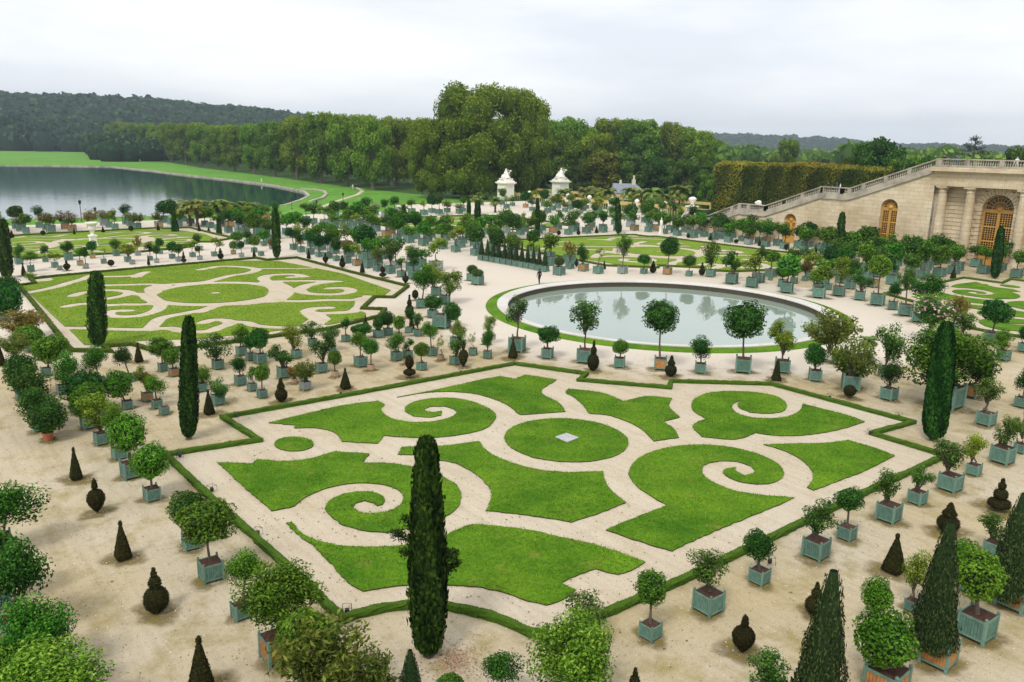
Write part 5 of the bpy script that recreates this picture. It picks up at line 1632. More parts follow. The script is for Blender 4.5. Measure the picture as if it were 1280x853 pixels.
# ================================================================== POTTED TREES, placed by the foot of each crate
REC = [
 # beside the wide walk
 (191, 629, 23, 552, 600, 48, 'M', 't', 187), (165, 601, 28, 516, 566, 47, 'M', 't', 159), (150, 576, 20, 505, 548, 38, 'M', 't', 146),
 (128, 558, 21, 492, 534, 45, 'Y', 't'), (112, 538, 22, 478, 522, 46, 'M', 't'), (97, 519, 17, 460, 507, 50, 'B', 't', 104),
 (61, 553, 18, 500, 545, 43, 'B', 'r', 58), (51, 541, 20, 482, 530, 46, 'B', 't', 48), (43, 521, 18, 458, 508, 48, 'B', 't', 41),
 (28, 500, 16, 440, 488, 38, 'B', 't', 25), (4, 402, 18, 352, 396, 36, 'B', 't', 9), (25, 424, 18, 389, 417, 50, 'R', 't', 27),
 (40, 441, 15, 405, 434, 34, 'M', 't'), (58, 471, 14, 416, 455, 46, 'M', 't', 63), (78, 493, 15, 441, 478, 36, 'M', 'g', 81),
 (126, 483, 14, 431, 463, 36, 'M', 't', 117), (165, 478, 13, 430, 462, 30, 'B', 't', 153), (160, 513, 15, 460, 500, 42, 'M', 't', 147),
 (184.6, 503, 15, 455, 486, 27, 'Y', 'w'), (197, 512, 15, 468, 497, 28, 'M', 't'), (206, 520, 14, 0, 0, 0, 'E', 't'),
 (20, 455, 12, 418, 446, 34, 'O', 't'), (8, 372, 14, 343, 368, 34, 'B', 't'),
 (265, 731, 34, 620, 682, 68, 'M', 't', 258), (240, 690, 25, 611, 655, 48, 'B', 't', 237), (347, 835, 45, 700, 785, 92, 'G', 'w', 350),
 (302, 778, 26, 683, 736, 50, 'M', 't', 306), (4, 694, 30, 598, 666, 76, 'M', 't', 8), (20, 802, 36, 668, 764, 80, 'B', 't', 18), (46, 860, 40, 750, 830, 84, 'G', 't', 44),
 (62, 912, 46, 792, 884, 116, 'H', 't', 66), (6, 905, 40, 800, 880, 90, 'H', 't'), (2, 765, 30, 655, 720, 60, 'B', 't'), (410, 900, 50, 768, 876, 110, 'O', 't', 404), (470, 905, 30, 812, 890, 60, 'O', 't', 462),
 (515, 900, 24, 812, 882, 40, 'C', 't'), (563, 905, 28, 835, 890, 50, 'M', 't'), (390, 880, 36, 752, 830, 70, 'M', 't', 382),
 # lower row by the slab parterre
 (812, 804, 28, 708, 760, 43, 'M', 't', 814), (884, 773, 38, 683, 730, 52, 'L', 't', 888), (948, 734, 26, 660, 703, 39, 'B', 't', 949), (1018, 703, 34, 624, 667, 53, 'L', 't'),
 (1057, 678, 24, 606, 641, 39, 'B', 't', 1062), (1109, 656, 31, 584, 624, 38, 'L', 't', 1110), (1145, 633, 23, 578, 612, 34, 'L', 't', 1150), (1186, 617, 29, 543, 587, 43, 'L', 't', 1188),
 (1216, 596, 19, 540, 574, 31, 'Y', 't', 1218), (1251, 582, 29, 518, 558, 34, 'L', 't', 1259), (1274, 568, 17, 512, 546, 26, 'L', 't'),
 (735, 822, 34, 732, 792, 66, 'L', 't', 730), (728, 905, 50, 758, 872, 114, 'H', 't', 716), (627, 902, 34, 807, 862, 60, 'B', 't'), (966, 902, 34, 806, 868, 62, 'L', 't', 962),
 (1139, 767, 20, 684, 738, 32, 'Y', 't', 1146), (1170, 840, 46, 652, 812, 66, 'C', 'w', 1176), (1217, 806, 46, 683, 752, 66, 'M', 't', 1224), (1265, 767, 44, 616, 748, 62, 'C', 'w', 1269),
 (1103, 884, 56, 756, 838, 80, 'M', 'w', 1107), (1240, 698, 25, 641, 676, 37, 'L', 't', 1243), (1028, 925, 50, 712, 898, 82, 'C', 'w', 1031), (1102, 800, 26, 720, 768, 44, 'M', 't', 1097), (1212, 745, 26, 672, 715, 42, 'M', 't', 1205),
 # strip between the two scroll parterres
 (204, 465, 13, 420, 448, 32, 'M', 't'), (218, 472, 14, 431, 458, 26, 'M', 'w', 214), (273, 463, 16, 414, 447, 42, 'L', 't', 269), (273, 508, 18, 471, 497, 32, 'L', 't'), (252, 491, 15, 455, 480, 28, 'M', 't', 254),
 (301, 483, 16, 443, 466, 26, 'B', 't'), (315.5, 490, 13, 455, 476, 14, 'L', 't'), (328, 499, 14, 453, 478, 23, 'M', 't'), (355, 474, 18, 429, 458, 36, 'L', 't'), (382, 489, 15, 450, 478, 28, 'O', 'g'),
 (368, 481, 11, 458, 477, 18, 'R', 'b'), (402, 467, 16, 415, 450, 34, 'L', 't'), (326, 456, 17, 407, 438, 26, 'B', 't'), (313.5, 452, 13, 414, 438, 20, 'B', 't'), (302, 445, 14, 405, 430, 27, 'M', 't', 300),
 (371, 449, 14, 404, 436, 30, 'Y', 't', 366), (391, 433, 12, 400, 421, 30, 'L', 't'), (415, 440, 11, 405, 428, 26, 'L', 't'), (419, 473, 13, 436, 458, 19, 'M', 'b'), (464, 465, 13, 422, 445, 23, 'M', 'b'),
 (451, 460, 17, 413, 440, 28, 'M', 't'), (432.5, 428, 11, 395, 412, 16, 'B', 't'), (473, 423, 13, 395, 413, 16, 'B', 't'), (452, 426, 11, 403, 420, 30, 'B', 't'), (485, 420, 12, 388, 409, 22, 'B', 't'),
 (499, 424, 11, 393, 413, 17, 'M', 'b'), (496, 452, 15, 414, 439, 27, 'M', 't', 494), (509, 457, 13, 443, 451, 12, 'D', 'b'), (510, 448, 12, 420, 440, 16, 'L', 't'), (527, 464, 13, 426, 447, 21, 'M', 't'),
 (511, 417, 10, 384, 403, 17, 'B', 't', 513), (522, 421, 11, 388, 408, 18, 'L', 't'), (540, 446, 14, 400, 427, 25, 'M', 't', 537), (551, 452, 12, 416, 438, 14, 'T', 'b'), (569, 457, 14, 416, 445, 24, 'L', 't'),
 (568, 431, 12, 400, 424, 26, 'Y', 't', 575), (591, 445, 12, 413, 433, 12, 'T', 't'), (609, 449, 12.5, 408, 434, 21, 'M', 't'), (608, 432, 11, 393, 414, 20, 'Y', 't', 611), (552, 412, 24, 376, 403, 26, 'B', 't', 565),
 (540, 398, 13, 368, 388, 26, 'B', 't'), (527, 386, 15, 327, 369, 36, 'M', 't', 530), (556, 381, 15, 337, 367, 40, 'Y', 't', 562), (545, 370, 14, 324, 356, 34, 'Y', 't', 541),
 # pond side
 (646, 442, 24, 369, 404, 34, 'L', 't'), (684, 449.5, 17, 405, 431, 32, 'B', 't'), (731, 456, 24, 369, 414, 46, 'L', 't', 732), (774, 461, 17, 423, 444, 24, 'M', 't'), (825, 464, 20, 373, 418, 50, 'B', 'w', 826),
 (875, 468, 17, 418, 449, 38, 'B', 't'), (928, 468, 25, 374, 427, 53, 'B', 't', 932), (977, 468, 22, 400, 441, 41, 'Y', 't', 981), (1018, 478, 19, 428, 459, 29, 'B', 't', 1021), (1062, 490, 27, 425, 478, 56, 'O', 't'),
 (1110, 502, 21, 448, 481, 34, 'B', 't'), (1105, 472, 18, 402, 450, 46, 'L', 't', 1112), (1050, 457, 22, 390, 438, 66, 'O', 't', 1040), (1082, 456, 16, 414, 440, 34, 'P', 't'), (1182, 514, 40, 402, 492, 108, 'G', 't', 1187),
 (1231, 534, 23, 470, 502, 39, 'L', 't', 1236), (1214, 499, 22, 440, 490, 44, 'B', 'w', 1226), (1276, 511, 18, 458, 494, 28, 'B', 't'), (1238, 431, 19, 371, 406, 42, 'B', 't', 1246), (1253, 452, 18, 409, 437, 27, 'M', 't', 1254),
 (1279, 441, 15, 405, 430, 22, 'B', 't'), (1203, 432, 17, 386, 413, 36, 'L', 't', 1206), (1161, 430, 19, 371, 412, 48, 'K', 't'), (1147, 404, 18, 340, 376, 46, 'B', 't', 1160), (1131, 396, 20, 333, 361, 30, 'L', 't', 1135), (1190, 417, 16, 371, 398, 32, 'R', 't'),
 # across the pond
 (597, 357, 15, 336, 347, 16, 'D', 't'), (590, 352, 13, 331, 342, 14, 'D', 't'), (698.7, 345, 15, 321, 333, 14.5, 'D', 't'), (712, 337, 11, 304, 326, 18, 'T', 't'), (729, 340, 13, 304, 328, 20, 'B', 'w'), (747.5, 343, 13, 306, 326, 14, 'T', 't'),
 (778, 343, 12.5, 291, 320, 20, 'L', 'g'), (804.6, 343, 9, 317, 331, 20.5, 'B', 't'), (834, 344, 12, 294, 321, 27, 'B', 'w'), (861, 346, 9, 318, 334, 20.5, 'B', 't'), (888, 347, 13, 299, 331, 24, 'L', 't'), (917, 350, 11, 322, 339, 18, 'L', 't'),
 (948, 354, 16, 305, 326, 20, 'L', 't', 951), (962.6, 351, 7, 0, 0, 0, 'E', 't'), (977.7, 359, 12, 330, 348, 20, 'B', 't'), (992, 355, 10, 321, 346, 14, 'S', 't'), (1021, 365, 13, 334, 354, 24, 'M', 't'), (1034.6, 362.5, 10, 338, 352, 12, 'L', 't'),
 (1048, 371, 17, 319, 351, 26, 'Y', 't', 1053), (1074, 376, 15, 336, 363, 27, 'L', 't'), (1096, 383, 20, 316, 346, 30, 'M', 't', 1102), (1115, 388, 14, 350, 375, 20, 'B', 't'), (1006, 352, 8, 326, 342, 20, 'R', 't'), (1062, 362, 13, 322, 346, 22, 'B', 't'),
 # row along the second parterre
 (434, 330, 11, 302, 319, 15, 'M', 't'), (446, 333, 11, 302, 320, 16, 'Y', 'w'), (460, 336, 14, 296, 319, 22, 'M', 't'), (472, 340, 11, 306, 327, 19, 'Y', 't'), (487.5, 343, 14, 300, 326, 22, 'L', 't'), (502, 347, 11, 319, 334, 15, 'M', 't'), (517, 350, 14, 307, 333, 26, 'B', 't'),
 (367.5, 313, 10, 283, 301, 21, 'B', 't', 365), (376.5, 316, 10, 288, 306, 14, 'B', 't'), (388, 319, 11, 286, 307, 18, 'B', 't'), (399, 322, 9, 292, 309, 17, 'B', 't'), (410, 324, 11, 290, 309, 17, 'B', 't'), (420.6, 327, 9, 296, 314, 15, 'B', 't'),
 # behind the second parterre
 (24, 331, 11, 304, 321, 18, 'M', 't'), (39, 340, 10, 313, 329, 23, 'M', 't'), (57, 328, 8, 305, 319, 15, 'B', 't'), (69, 335, 9, 313, 328, 17, 'Y', 't'), (75, 338, 7, 0, 0, 0, 'E', 'g'), (86, 326, 12, 300, 318, 17.5, 'B', 't'),
 (100.6, 332.5, 8.5, 307, 321, 16, 'M', 'w'), (107.5, 336, 8, 308, 322, 10, 'B', 'g'), (116, 323.5, 7.5, 300, 314, 14.5, 'B', 'w'), (130, 330, 8, 307, 320, 10, 'T', 't'), (145.6, 320.5, 9, 298, 312, 19, 'M', 't'),
 (160, 328, 9, 301, 319, 23, 'Y', 't'), (165.6, 331, 7.5, 0, 0, 0, 'E', 'g'), (172.5, 320, 7.5, 295, 311, 11, 'R', 'g'), (188, 326, 7, 302, 317, 14, 'B', 't'), (196, 329, 7, 306, 318, 11, 'B', 'g'), (200.6, 318, 7, 297, 309, 12, 'B', 't'),
 (215.6, 324, 8, 301, 315, 14, 'B', 't'), (223.5, 327.5, 8, 304, 317, 12.5, 'B', 'g'), (241, 322, 8, 298, 312, 14, 'Y', 't'), (250, 325.5, 7, 304, 317, 11.5, 'B', 'g'), (247, 314, 7, 292, 306, 15, 'B', 't'), (268, 321, 8, 294, 310, 17, 'Y', 't', 272),
 (292, 318.5, 7, 300, 312, 11, 'M', 'w'), (302, 322, 7, 300, 311, 10.5, 'B', 'g'), (297, 312, 8, 289, 302, 18, 'M', 't'), (318, 316, 8, 294, 308, 17, 'M', 't'), (326.5, 320.5, 7.5, 0, 0, 0, 'E', 't'), (309, 306, 8, 286, 300, 16, 'B', 't'), (330, 308, 8, 286, 300, 17, 'M', 't'), (340, 312, 7, 298, 308, 12, 'R', 'g'),
]
for r_ in REC:
    potted(*r_[:8], cx=r_[8] if len(r_) > 8 else None)

def free(X, Y, d):
    return all((X - p[0]) ** 2 + (Y - p[1]) ** 2 > d * d for p in POTS)

# the crowded rows further off, set out on the same grid as the ones traced above
fills = []
def rowfill(xs, ys, kinds, jit=.35, d=2.0, skip=.04):
    for X in xs:
        for Y in ys:
            x, y = X + rnd.uniform(-jit, jit), Y + rnd.uniform(-jit, jit)
            if rnd.random() < skip or not free(x, y, d): continue
            px = proj(x, y, 1)
            if not (-40 < px[0] < 1320 and px[1] < 900): continue
            k = rnd.choice(kinds)
            s = rnd.uniform(.95, 1.3); rx = rnd.uniform(.95, 1.45) * (1.15 if k in 'BM' else 1.0)
            if k in 'BMLY':
                zb = s + rnd.uniform(.25, .7); zt = zb + rx * rnd.uniform(1.5, 1.9)
            else: zb, zt = s * .85, s + rnd.uniform(1.0, 2.0)
            if k == 'D': zb, zt, rx = s * .8, s * .8 + 1.1, .75
            if k == 'P': zb, zt, rx = s * .9, s * .9 + 2.4, 1.4
            fills.append(potted_at(x, y, s, zb, zt, rx, k, rnd.choice('tttttttgw'), near=px[2] < 70))
ALL = 'BBMMMMMMLYYYSR'
rowfill([47.3, 50.6, 54.0], np.arange(82, 148, 4.0), ALL)
rowfill([66.2, 69.4, 72.6], np.arange(78, 148, 4.2), ALL)
rowfill(np.arange(76, 112, 4.1), [104.6, 108.0, 111.6], 'BMMMMLYYS')
rowfill(np.arange(113, 140, 4.5), [104, 109, 114], 'BBMLYS', skip=.2)
rowfill(np.arange(10, 48, 3.3), [146.8, 150.4, 154.6], 'OOSRBBMYK', skip=.2)
rowfill(np.arange(76, 112, 4.6), [148.5, 152.5], 'OSKBBMY')
rowfill([113.2, 116.6, 119.2], np.arange(58, 103, 3.6), 'BBMMMML')
rowfill(np.arange(78, 112, 4.0), [45.4, 49.2, 53.4, 56.6], 'BBMMMLLY')
rowfill([113.5, 117.0, 119.6], np.arange(24, 57, 3.8), 'BBMMMML')
rowfill([124, 130, 136, 141], np.arange(122, 168, 5.0), 'BMLYSO', skip=.15)
rowfill([57.5, 62.0], np.arange(150, 170, 5), 'OSKM')
rowfill([2.0, 6.0], np.arange(78, 100, 4.4), 'BMLY')
rowfill([-8, -3, 2, 6.5], np.arange(104, 146, 5.5), 'BMLYO')

# row of clipped cones in crates along the avenue
for k in range(13):
    f = k / 12; x, by = 688 + (602 - 688) * f, 341.5 + (325.5 - 341.5) * f ** .9
    g = gnd(x, by)
    if k: potted_at(g[0], g[1], .80, .7, 3.0, .52, 'C', 't', near=False, rot=.2, zlab='in the close row edging the avenue walk')

# two-tier shrub above the wooden crate at the frame edge is one more crown on the same plant
# ------------------------------------------------------------------ clipped yews
for rec in [(96, 602, 559, 22, 'pyr'), (122, 644, 597, 21, 'egg'), (155, 703, 651, 30, 'pyr'), (197, 770, 710, 30, 'balls'), (254, 874, 795, 46, 'pyr'), (2, 458, 428, 15, 'pyr'), (174, 454, 428, 15, 'pyr'),
            (262, 520, 487, 19, 'pyr'), (352, 504, 472, 15, 'ballcone'), (432, 488, 460, 18, 'pyr'), (512, 474, 443, 16, 'dumb'), (579, 460, 426, 12, 'egg'), (641, 449, 423, 17, 'pyr'), (741, 465, 426, 14.5, 'balls'),
            (838, 472, 444, 14.5, 'ballcone'), (970, 477, 449, 19.5, 'bell'), (1061, 499, 481, 15, 'ball'), (927, 821, 767, 28, 'egg'), (1017, 772, 728, 24, 'balls'), (1115, 720, 667, 36, 'pyr'), (1183, 668, 628, 26, 'ballcone'),
            (1247, 641, 598, 27, 'tier'), (791, 890, 835, 26, 'balls'), (30, 345, 329, 9, 'pyr'), (84, 339, 325, 8, 'egg'), (139, 334, 324.5, 8, 'ball'), (186, 332, 319, 5.5, 'pyr'), (230, 329, 314, 6.5, 'tier'), (276, 324.5, 310, 7, 'ballcone'),
            (318, 323, 311, 6.5, 'pyr'), (386, 324, 311, 7, 'pyr'), (407, 330, 316, 7, 'egg'), (428, 335, 319, 7.5, 'ballcone'), (453, 342, 326, 8.5, 'pyr'), (478.5, 348, 332, 9.5, 'dumb'), (507, 355, 340, 8, 'egg'),
            (519, 376, 362, 8, 'ball'), (512, 398, 369, 11, 'balls'), (515, 413, 392, 9, 'pyr'), (457, 412, 394, 7, 'balls'), (720.5, 334, 323, 6, 'egg'), (755, 337, 326, 6.5, 'pyr'), (816, 342, 326, 8, 'ballcone'), (877, 345, 328, 7.5, 'ballcone'), (944, 348, 334, 6, 'pyr'),
            (698.5, 295, 288, 5, 'ball'), (723, 294, 284.5, 5, 'balls'), (745.6, 292, 282, 6, 'pyr'), (860, 298, 291, 5, 'egg'), (888, 301, 291, 5.5, 'pyr'), (920, 305, 299, 5.5, 'ball'), (949, 308, 298, 5.5, 'pyr'), (982.5, 313, 305, 6, 'ball'), (1019, 317, 306, 6, 'pyr'),
            (1057, 322, 310, 6.5, 'pyr'), (1191, 349, 333, 9.5, 'pyr'), (15, 298, 288, 6, 'balls'), (54, 295, 288, 6, 'ball'), (93, 293.5, 285, 5, 'pyr'), (129, 291, 283, 5, 'tier'), (164, 290, 282, 6, 'ball'), (198, 288.5, 279, 6, 'pyr'), (249, 289.5, 279, 6, 'pyr'), (261, 291, 284, 5, 'tier')]:
    yew(*rec)

# damp earth stains, also painting contact shade around feet of tubs and yews
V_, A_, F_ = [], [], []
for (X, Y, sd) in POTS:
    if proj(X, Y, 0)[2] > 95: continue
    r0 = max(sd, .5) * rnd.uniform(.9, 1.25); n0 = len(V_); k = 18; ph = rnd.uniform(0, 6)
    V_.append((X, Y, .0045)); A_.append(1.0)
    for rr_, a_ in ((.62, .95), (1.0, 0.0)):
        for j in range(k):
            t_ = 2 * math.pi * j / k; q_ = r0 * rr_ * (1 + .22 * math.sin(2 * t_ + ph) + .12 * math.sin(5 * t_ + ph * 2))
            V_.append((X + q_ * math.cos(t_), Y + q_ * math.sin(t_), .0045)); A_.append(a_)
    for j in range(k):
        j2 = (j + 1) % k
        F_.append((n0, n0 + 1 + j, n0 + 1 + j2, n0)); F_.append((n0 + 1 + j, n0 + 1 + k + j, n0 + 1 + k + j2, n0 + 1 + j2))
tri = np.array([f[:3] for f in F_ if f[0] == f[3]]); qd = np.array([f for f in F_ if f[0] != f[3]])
struct(ob('ground_stains_shade', mesh_np('ground_stains_shade', np.array(V_), [tri, qd], np.array(A_)), ['stain']))

# ================================================================== WOODS
def tree_mesh(seed, n, leaf, lobes, shape=(1, 1, 1), low=0.0):
    """crown in the unit box z 0..1 x -.5...5, lobed, with dark lobe cores"""
    R = np.random.default_rng(seed)
    L, rr = [], []
    for k in range(lobes):
        z = low + (1 - low) * (R.random() ** .9) * .92 + .04
        env = math.sqrt(max(1 - ((z - (.5 + low * .3)) / (.56)) ** 2, .05)) * .36
        a = R.random() * 6.283; q = env * R.uniform(.45, 1.0)
        L.append((q * math.cos(a), q * math.sin(a), z)); rr.append(R.uniform(.085, .15))
    L, rr = np.array(L), np.array(rr)
    L[:, 2] = np.clip(L[:, 2], rr * .9 + low, 1 - rr * .9)
    w_ = rr ** 2 / (rr ** 2).sum(); idx = R.choice(lobes, n, p=w_)
    d = rdirs(n, R); d[:, 2] = np.where(R.random(n) < .4, np.abs(d[:, 2]), d[:, 2]); d = unit(d)
    rad = rr[idx] * (1.05 - .3 * R.random(n) ** 2) * (1 + .12 * np.sin(d[:, 0] * 9 + idx) * np.sin(d[:, 1] * 8))
    C = L[idx] + d * rad[:, None]
    ll = leaf * R.uniform(.6, 1.4, n)
    V = leaf_quads(C, d * .7 + R.normal(size=(n, 3)) * .6 + np.array([0, 0, .3]), ll, ll * .65, R)
    tone = R.uniform(-.12, .12, lobes)
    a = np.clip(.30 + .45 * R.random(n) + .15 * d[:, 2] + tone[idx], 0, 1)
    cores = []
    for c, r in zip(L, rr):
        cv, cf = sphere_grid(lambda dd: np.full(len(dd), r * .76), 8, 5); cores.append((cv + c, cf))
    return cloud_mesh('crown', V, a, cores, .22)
PLANE = [tree_mesh(400 + i, 9000, .036, 46, low=.10) for i in range(5)]
ROUND = [tree_mesh(420 + i, 6000, .042, 34, low=.04) for i in range(3)]
GIANT = [tree_mesh(430 + i, 30000, .022, 90, low=.05) for i in range(3)]
def trunk_mesh():
    b_ = MB(); b_.tube([(0, 0, 0), (.01, 0, .3), (0, .01, .62)], [.032, .022, .012], 8)
    for a in range(5): b_.tube([(0, 0, .22 + .05 * a), (.12 * math.cos(a * 2.4), .12 * math.sin(a * 2.4), .42 + .06 * a)], [.012, .005], 5)
    return b_.mesh('trunk')
M_TRUNK = trunk_mesh()
def tree(X, Y, z, h, w, mesh, mat, lab, grp=None, name='broadleaf_tree'):
    t = thing(name, lab, 'tree', (X, Y, z), rnd.uniform(0, 6.28), grp)
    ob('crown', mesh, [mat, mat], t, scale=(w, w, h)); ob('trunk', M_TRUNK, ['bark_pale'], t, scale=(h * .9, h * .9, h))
    return t
def tree_px(x, by, ct, wpx, mesh, mat, lab, grp=None, dist=None):
    if dist is None: g = gnd(x, by, LOWZ)
    else: q = depth_pt(x, by, dist); g = np.array(q[:2])
    dep = proj(g[0], g[1], LOWZ)[2]; h = zat(g[0], g[1], ct) - LOWZ; w = wpx * dep / FPX
    return tree(g[0], g[1], LOWZ, h, w, mesh, mat, lab, grp)
# plane trees lining the lake meadow
line = [(118, 187.2), (128, 189.5), (140, 191.5), (153, 193.5), (167, 196), (182, 198.5), (198, 201), (215, 203.5), (233, 206), (252, 208.8), (272, 211.5), (294, 214.5), (318, 217.5), (344, 221), (372, 225), (402, 229), (434, 233.5), (466, 238)]
tops = [(0, 152), (118, 154), (180, 156), (260, 157), (310, 158), (345, 150), (380, 143), (430, 146), (466, 150), (520, 150)]
ORD = 'first second third fourth fifth sixth seventh eighth ninth tenth eleventh twelfth thirteenth fourteenth fifteenth sixteenth seventeenth eighteenth'.split()
for row, (dx, off) in enumerate(((0, 0), (8, 1.045), (14, 1.10))):
    for i, (x, y) in enumerate(line):
        g = gnd(x + dx * .4, y, LOWZ) * (off or 1)
        if row: g = g + np.array([9.0 * row, 0])
        dep = proj(g[0], g[1], LOWZ)[2]
        ct = np.interp(x, *zip(*tops)) + rnd.uniform(-3, 3) + (1 if row else 0)
        h = zat(g[0], g[1], ct) - LOWZ; h = min(max(h, 14), 34)
        tree(g[0], g[1], LOWZ, h, h * rnd.uniform(.62, .76), PLANE[rnd.randrange(5)], 'leaf_plane',
             [ORD[len(line) - 1 - i] + ' plane tree from the giant one, front row along the lake meadow', 'tall plane tree in the second row behind the meadow', 'tall plane tree deep in the meadow avenue'][row], 'plane trees along the meadow, row %d' % (row + 1))
# the giant planes behind the pedestals
for x, by, ct, w, lab, m in [(596, 249, 107, 128, 'giant broad plane tree towering over the pedestals', 0), (655, 248, 113, 78, 'tall plane tree close behind the giant one', 1), (538, 247, 150, 76, 'lower spreading plane tree beside the giant one at the meadow edge', 2)]:
    tree_px(x, by, ct, w, GIANT[m], 'leaf_plane', lab)
for x, ct, w, d in [(690, 152, 64, 330), (720, 148, 70, 340), (758, 150, 70, 350), (797, 151, 72, 345), (835, 154, 66, 350), (868, 165, 60, 340), (490, 150, 60, 330), (520, 152, 60, 340), (700, 165, 60, 300), (745, 168, 60, 300), (880, 172, 50, 380), (560, 150, 60, 350), (815, 160, 60, 400), (850, 160, 60, 420), (775, 155, 60, 420)]:
    tree_px(x, 240, ct, w, PLANE[rnd.randrange(5)], 'leaf_plane', 'tall wood tree rising behind the pedestals and railing', 'wood behind the railing', d)
for x, ct, w, d, m in [(752, 191, 62, 268, 'leaf_hornbeam'), (785, 194, 54, 272, 'leaf_wood'), (822, 196, 58, 275, 'leaf_wood'), (853, 199, 44, 262, 'leaf_wood'), (878, 205, 44, 258, 'leaf_wood'), (884, 218, 30, 225, 'leaf_mid'), (672, 205, 40, 275, 'leaf_wood'), (725, 205, 40, 270, 'leaf_wood'), (580, 225, 40, 262, 'leaf_wood')]:
    tree_px(x, 250, ct, w, ROUND[rnd.randrange(3)], m, 'low round-topped tree in front of the tall wood', 'round trees before the wood', d)
for x, ct, w, d, m, lab in [(1090, 173, 76, 205, 'leaf_wood', 'dark spreading tree above the middle of the stair wall'), (1060, 196, 46, 215, 'leaf_wood', 'small dark tree beside the spreading one'), (1128, 198, 60, 200, 'leaf_mid', 'bright green tree crown showing over the stair balustrade'), (976, 174, 42, 420, 'leaf_plane', 'single olive-green tree rising over the clipped hedge'), (1160, 196, 50, 230, 'leaf_wood', 'dark low crown behind the terrace corner'), (1265, 186, 60, 210, 'leaf_wood', 'dark bushy crown behind the terrace balustrade')]:
    tree_px(x, 250, ct, w, ROUND[rnd.randrange(3)], m, lab, None, d)
# sparse conifer over the terrace
q = depth_pt(1216, 200, 190); t = thing('conifer', 'sparse grey-green conifer poking over the terrace balustrade', 'tree', (q[0], q[1], LOWZ))
b = MB(); hc = zat(q[0], q[1], 169) - LOWZ; b.tube([(0, 0, 0), (0, 0, hc)], [.3, .05], 6)
R = np.random.default_rng(8); Q_ = []
for k in range(70):
    z = hc * R.uniform(.55, .98); a = R.random() * 6.28; l = (hc - z) * .75 + .5
    b.tube([(0, 0, z), (l * math.cos(a), l * math.sin(a), z + l * .15)], [.05, .02], 3)
    m = 26; tt = R.uniform(.3, 1, m); Q_.append(np.stack([l * tt * math.cos(a), l * tt * math.sin(a), z + l * .15 * tt], 1) + R.normal(size=(m, 3)) * .16)
C = np.concatenate(Q_); V = leaf_quads(C, R.normal(size=C.shape), .42, .10, R)
ob('trunk', b.mesh('trunk'), ['bark'], t); ob('foliage', mesh_np('foliage', V, np.arange(len(V)).reshape(-1, 4), np.repeat(R.random(len(C)) * .6, 4)), ['leaf_cypress'], t)

# clipped hornbeam blocks beyond the stairs
def block_mesh(seed, lx, ly, lz, n, tone_=0.0):
    R = np.random.default_rng(seed); P_, Nn = [], []
    for face, area in (('x', ly * lz), ('X', ly * lz), ('y', lx * lz), ('Y', lx * lz), ('t', lx * ly)):
        m = int(n * area / (2 * ly * lz + 2 * lx * lz + lx * ly)); u, v = R.uniform(-.5, .5, m), R.random(m)
        if face in 'xX': s = -.5 if face == 'x' else .5; P_.append(np.stack([np.full(m, s * lx), u * ly, v * lz], 1)); Nn.append(np.tile([s * 2, 0, 0.3], (m, 1)))
        elif face in 'yY': s = -.5 if face == 'y' else .5; P_.append(np.stack([u * lx, np.full(m, s * ly), v * lz], 1)); Nn.append(np.tile([0, s * 2, 0.3], (m, 1)))
        else: P_.append(np.stack([u * lx, (v - .5) * ly, np.full(m, lz)], 1)); Nn.append(np.tile([0, 0, 1.], (m, 1)))
    P_, Nn = np.concatenate(P_), np.concatenate(Nn); m = len(P_)
    P_ += R.normal(size=P_.shape) * .16 + (np.sin(P_[:, [1, 2, 0]] * 1.1) * np.sin(P_[:, [2, 0, 1]] * .8 + 1)) * .3
    V = leaf_quads(P_, Nn + R.normal(size=Nn.shape) * .55, .42 * R.uniform(.6, 1.4, m), .3, R)
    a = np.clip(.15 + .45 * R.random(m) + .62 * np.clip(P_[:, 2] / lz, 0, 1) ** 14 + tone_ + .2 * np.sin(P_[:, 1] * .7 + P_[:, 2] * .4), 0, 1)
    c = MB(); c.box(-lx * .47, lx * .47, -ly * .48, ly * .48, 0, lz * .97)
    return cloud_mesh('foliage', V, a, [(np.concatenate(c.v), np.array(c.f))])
HX = 168.0
for k, (xa, xb, yt, m) in enumerate([(893, 930, 203.5, 'leaf_hornbeam'), (930, 958, 206, 'leaf_hornbeam'), (958, 990, 206, 'leaf_hornbeam'), (988, 1012, 205, 'leaf_hornbeam'), (1010, 1052, 207.5, 'leaf_hornbeam'), (1050, 1090, 210, 'leaf_hornbeam')]):
    ya, zt = onX(xa, yt, HX); yb, _ = onX(xb, yt, HX); ly = abs(ya - yb)
    labs = ['rusty brown clipped hornbeam block at the hedge end', 'dark green clipped hornbeam block beside the rusty one', 'dark clipped hornbeam block in mid hedge', 'narrow yellowing clipped hornbeam block', 'broad yellow-topped clipped hornbeam block', 'dark clipped hornbeam block behind the upper stairs']
    t = thing('clipped_hornbeam', labs[k], 'hedge', (HX + 5, (ya + yb) / 2, 0))
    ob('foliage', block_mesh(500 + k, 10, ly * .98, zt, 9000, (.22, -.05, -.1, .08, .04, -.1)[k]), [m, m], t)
    b = MB(); b.tube([(0, 0, 0), (0, 0, zt * .7)], [.3, .15], 6); ob('trunk', b.mesh('trunk'), ['bark'], t)

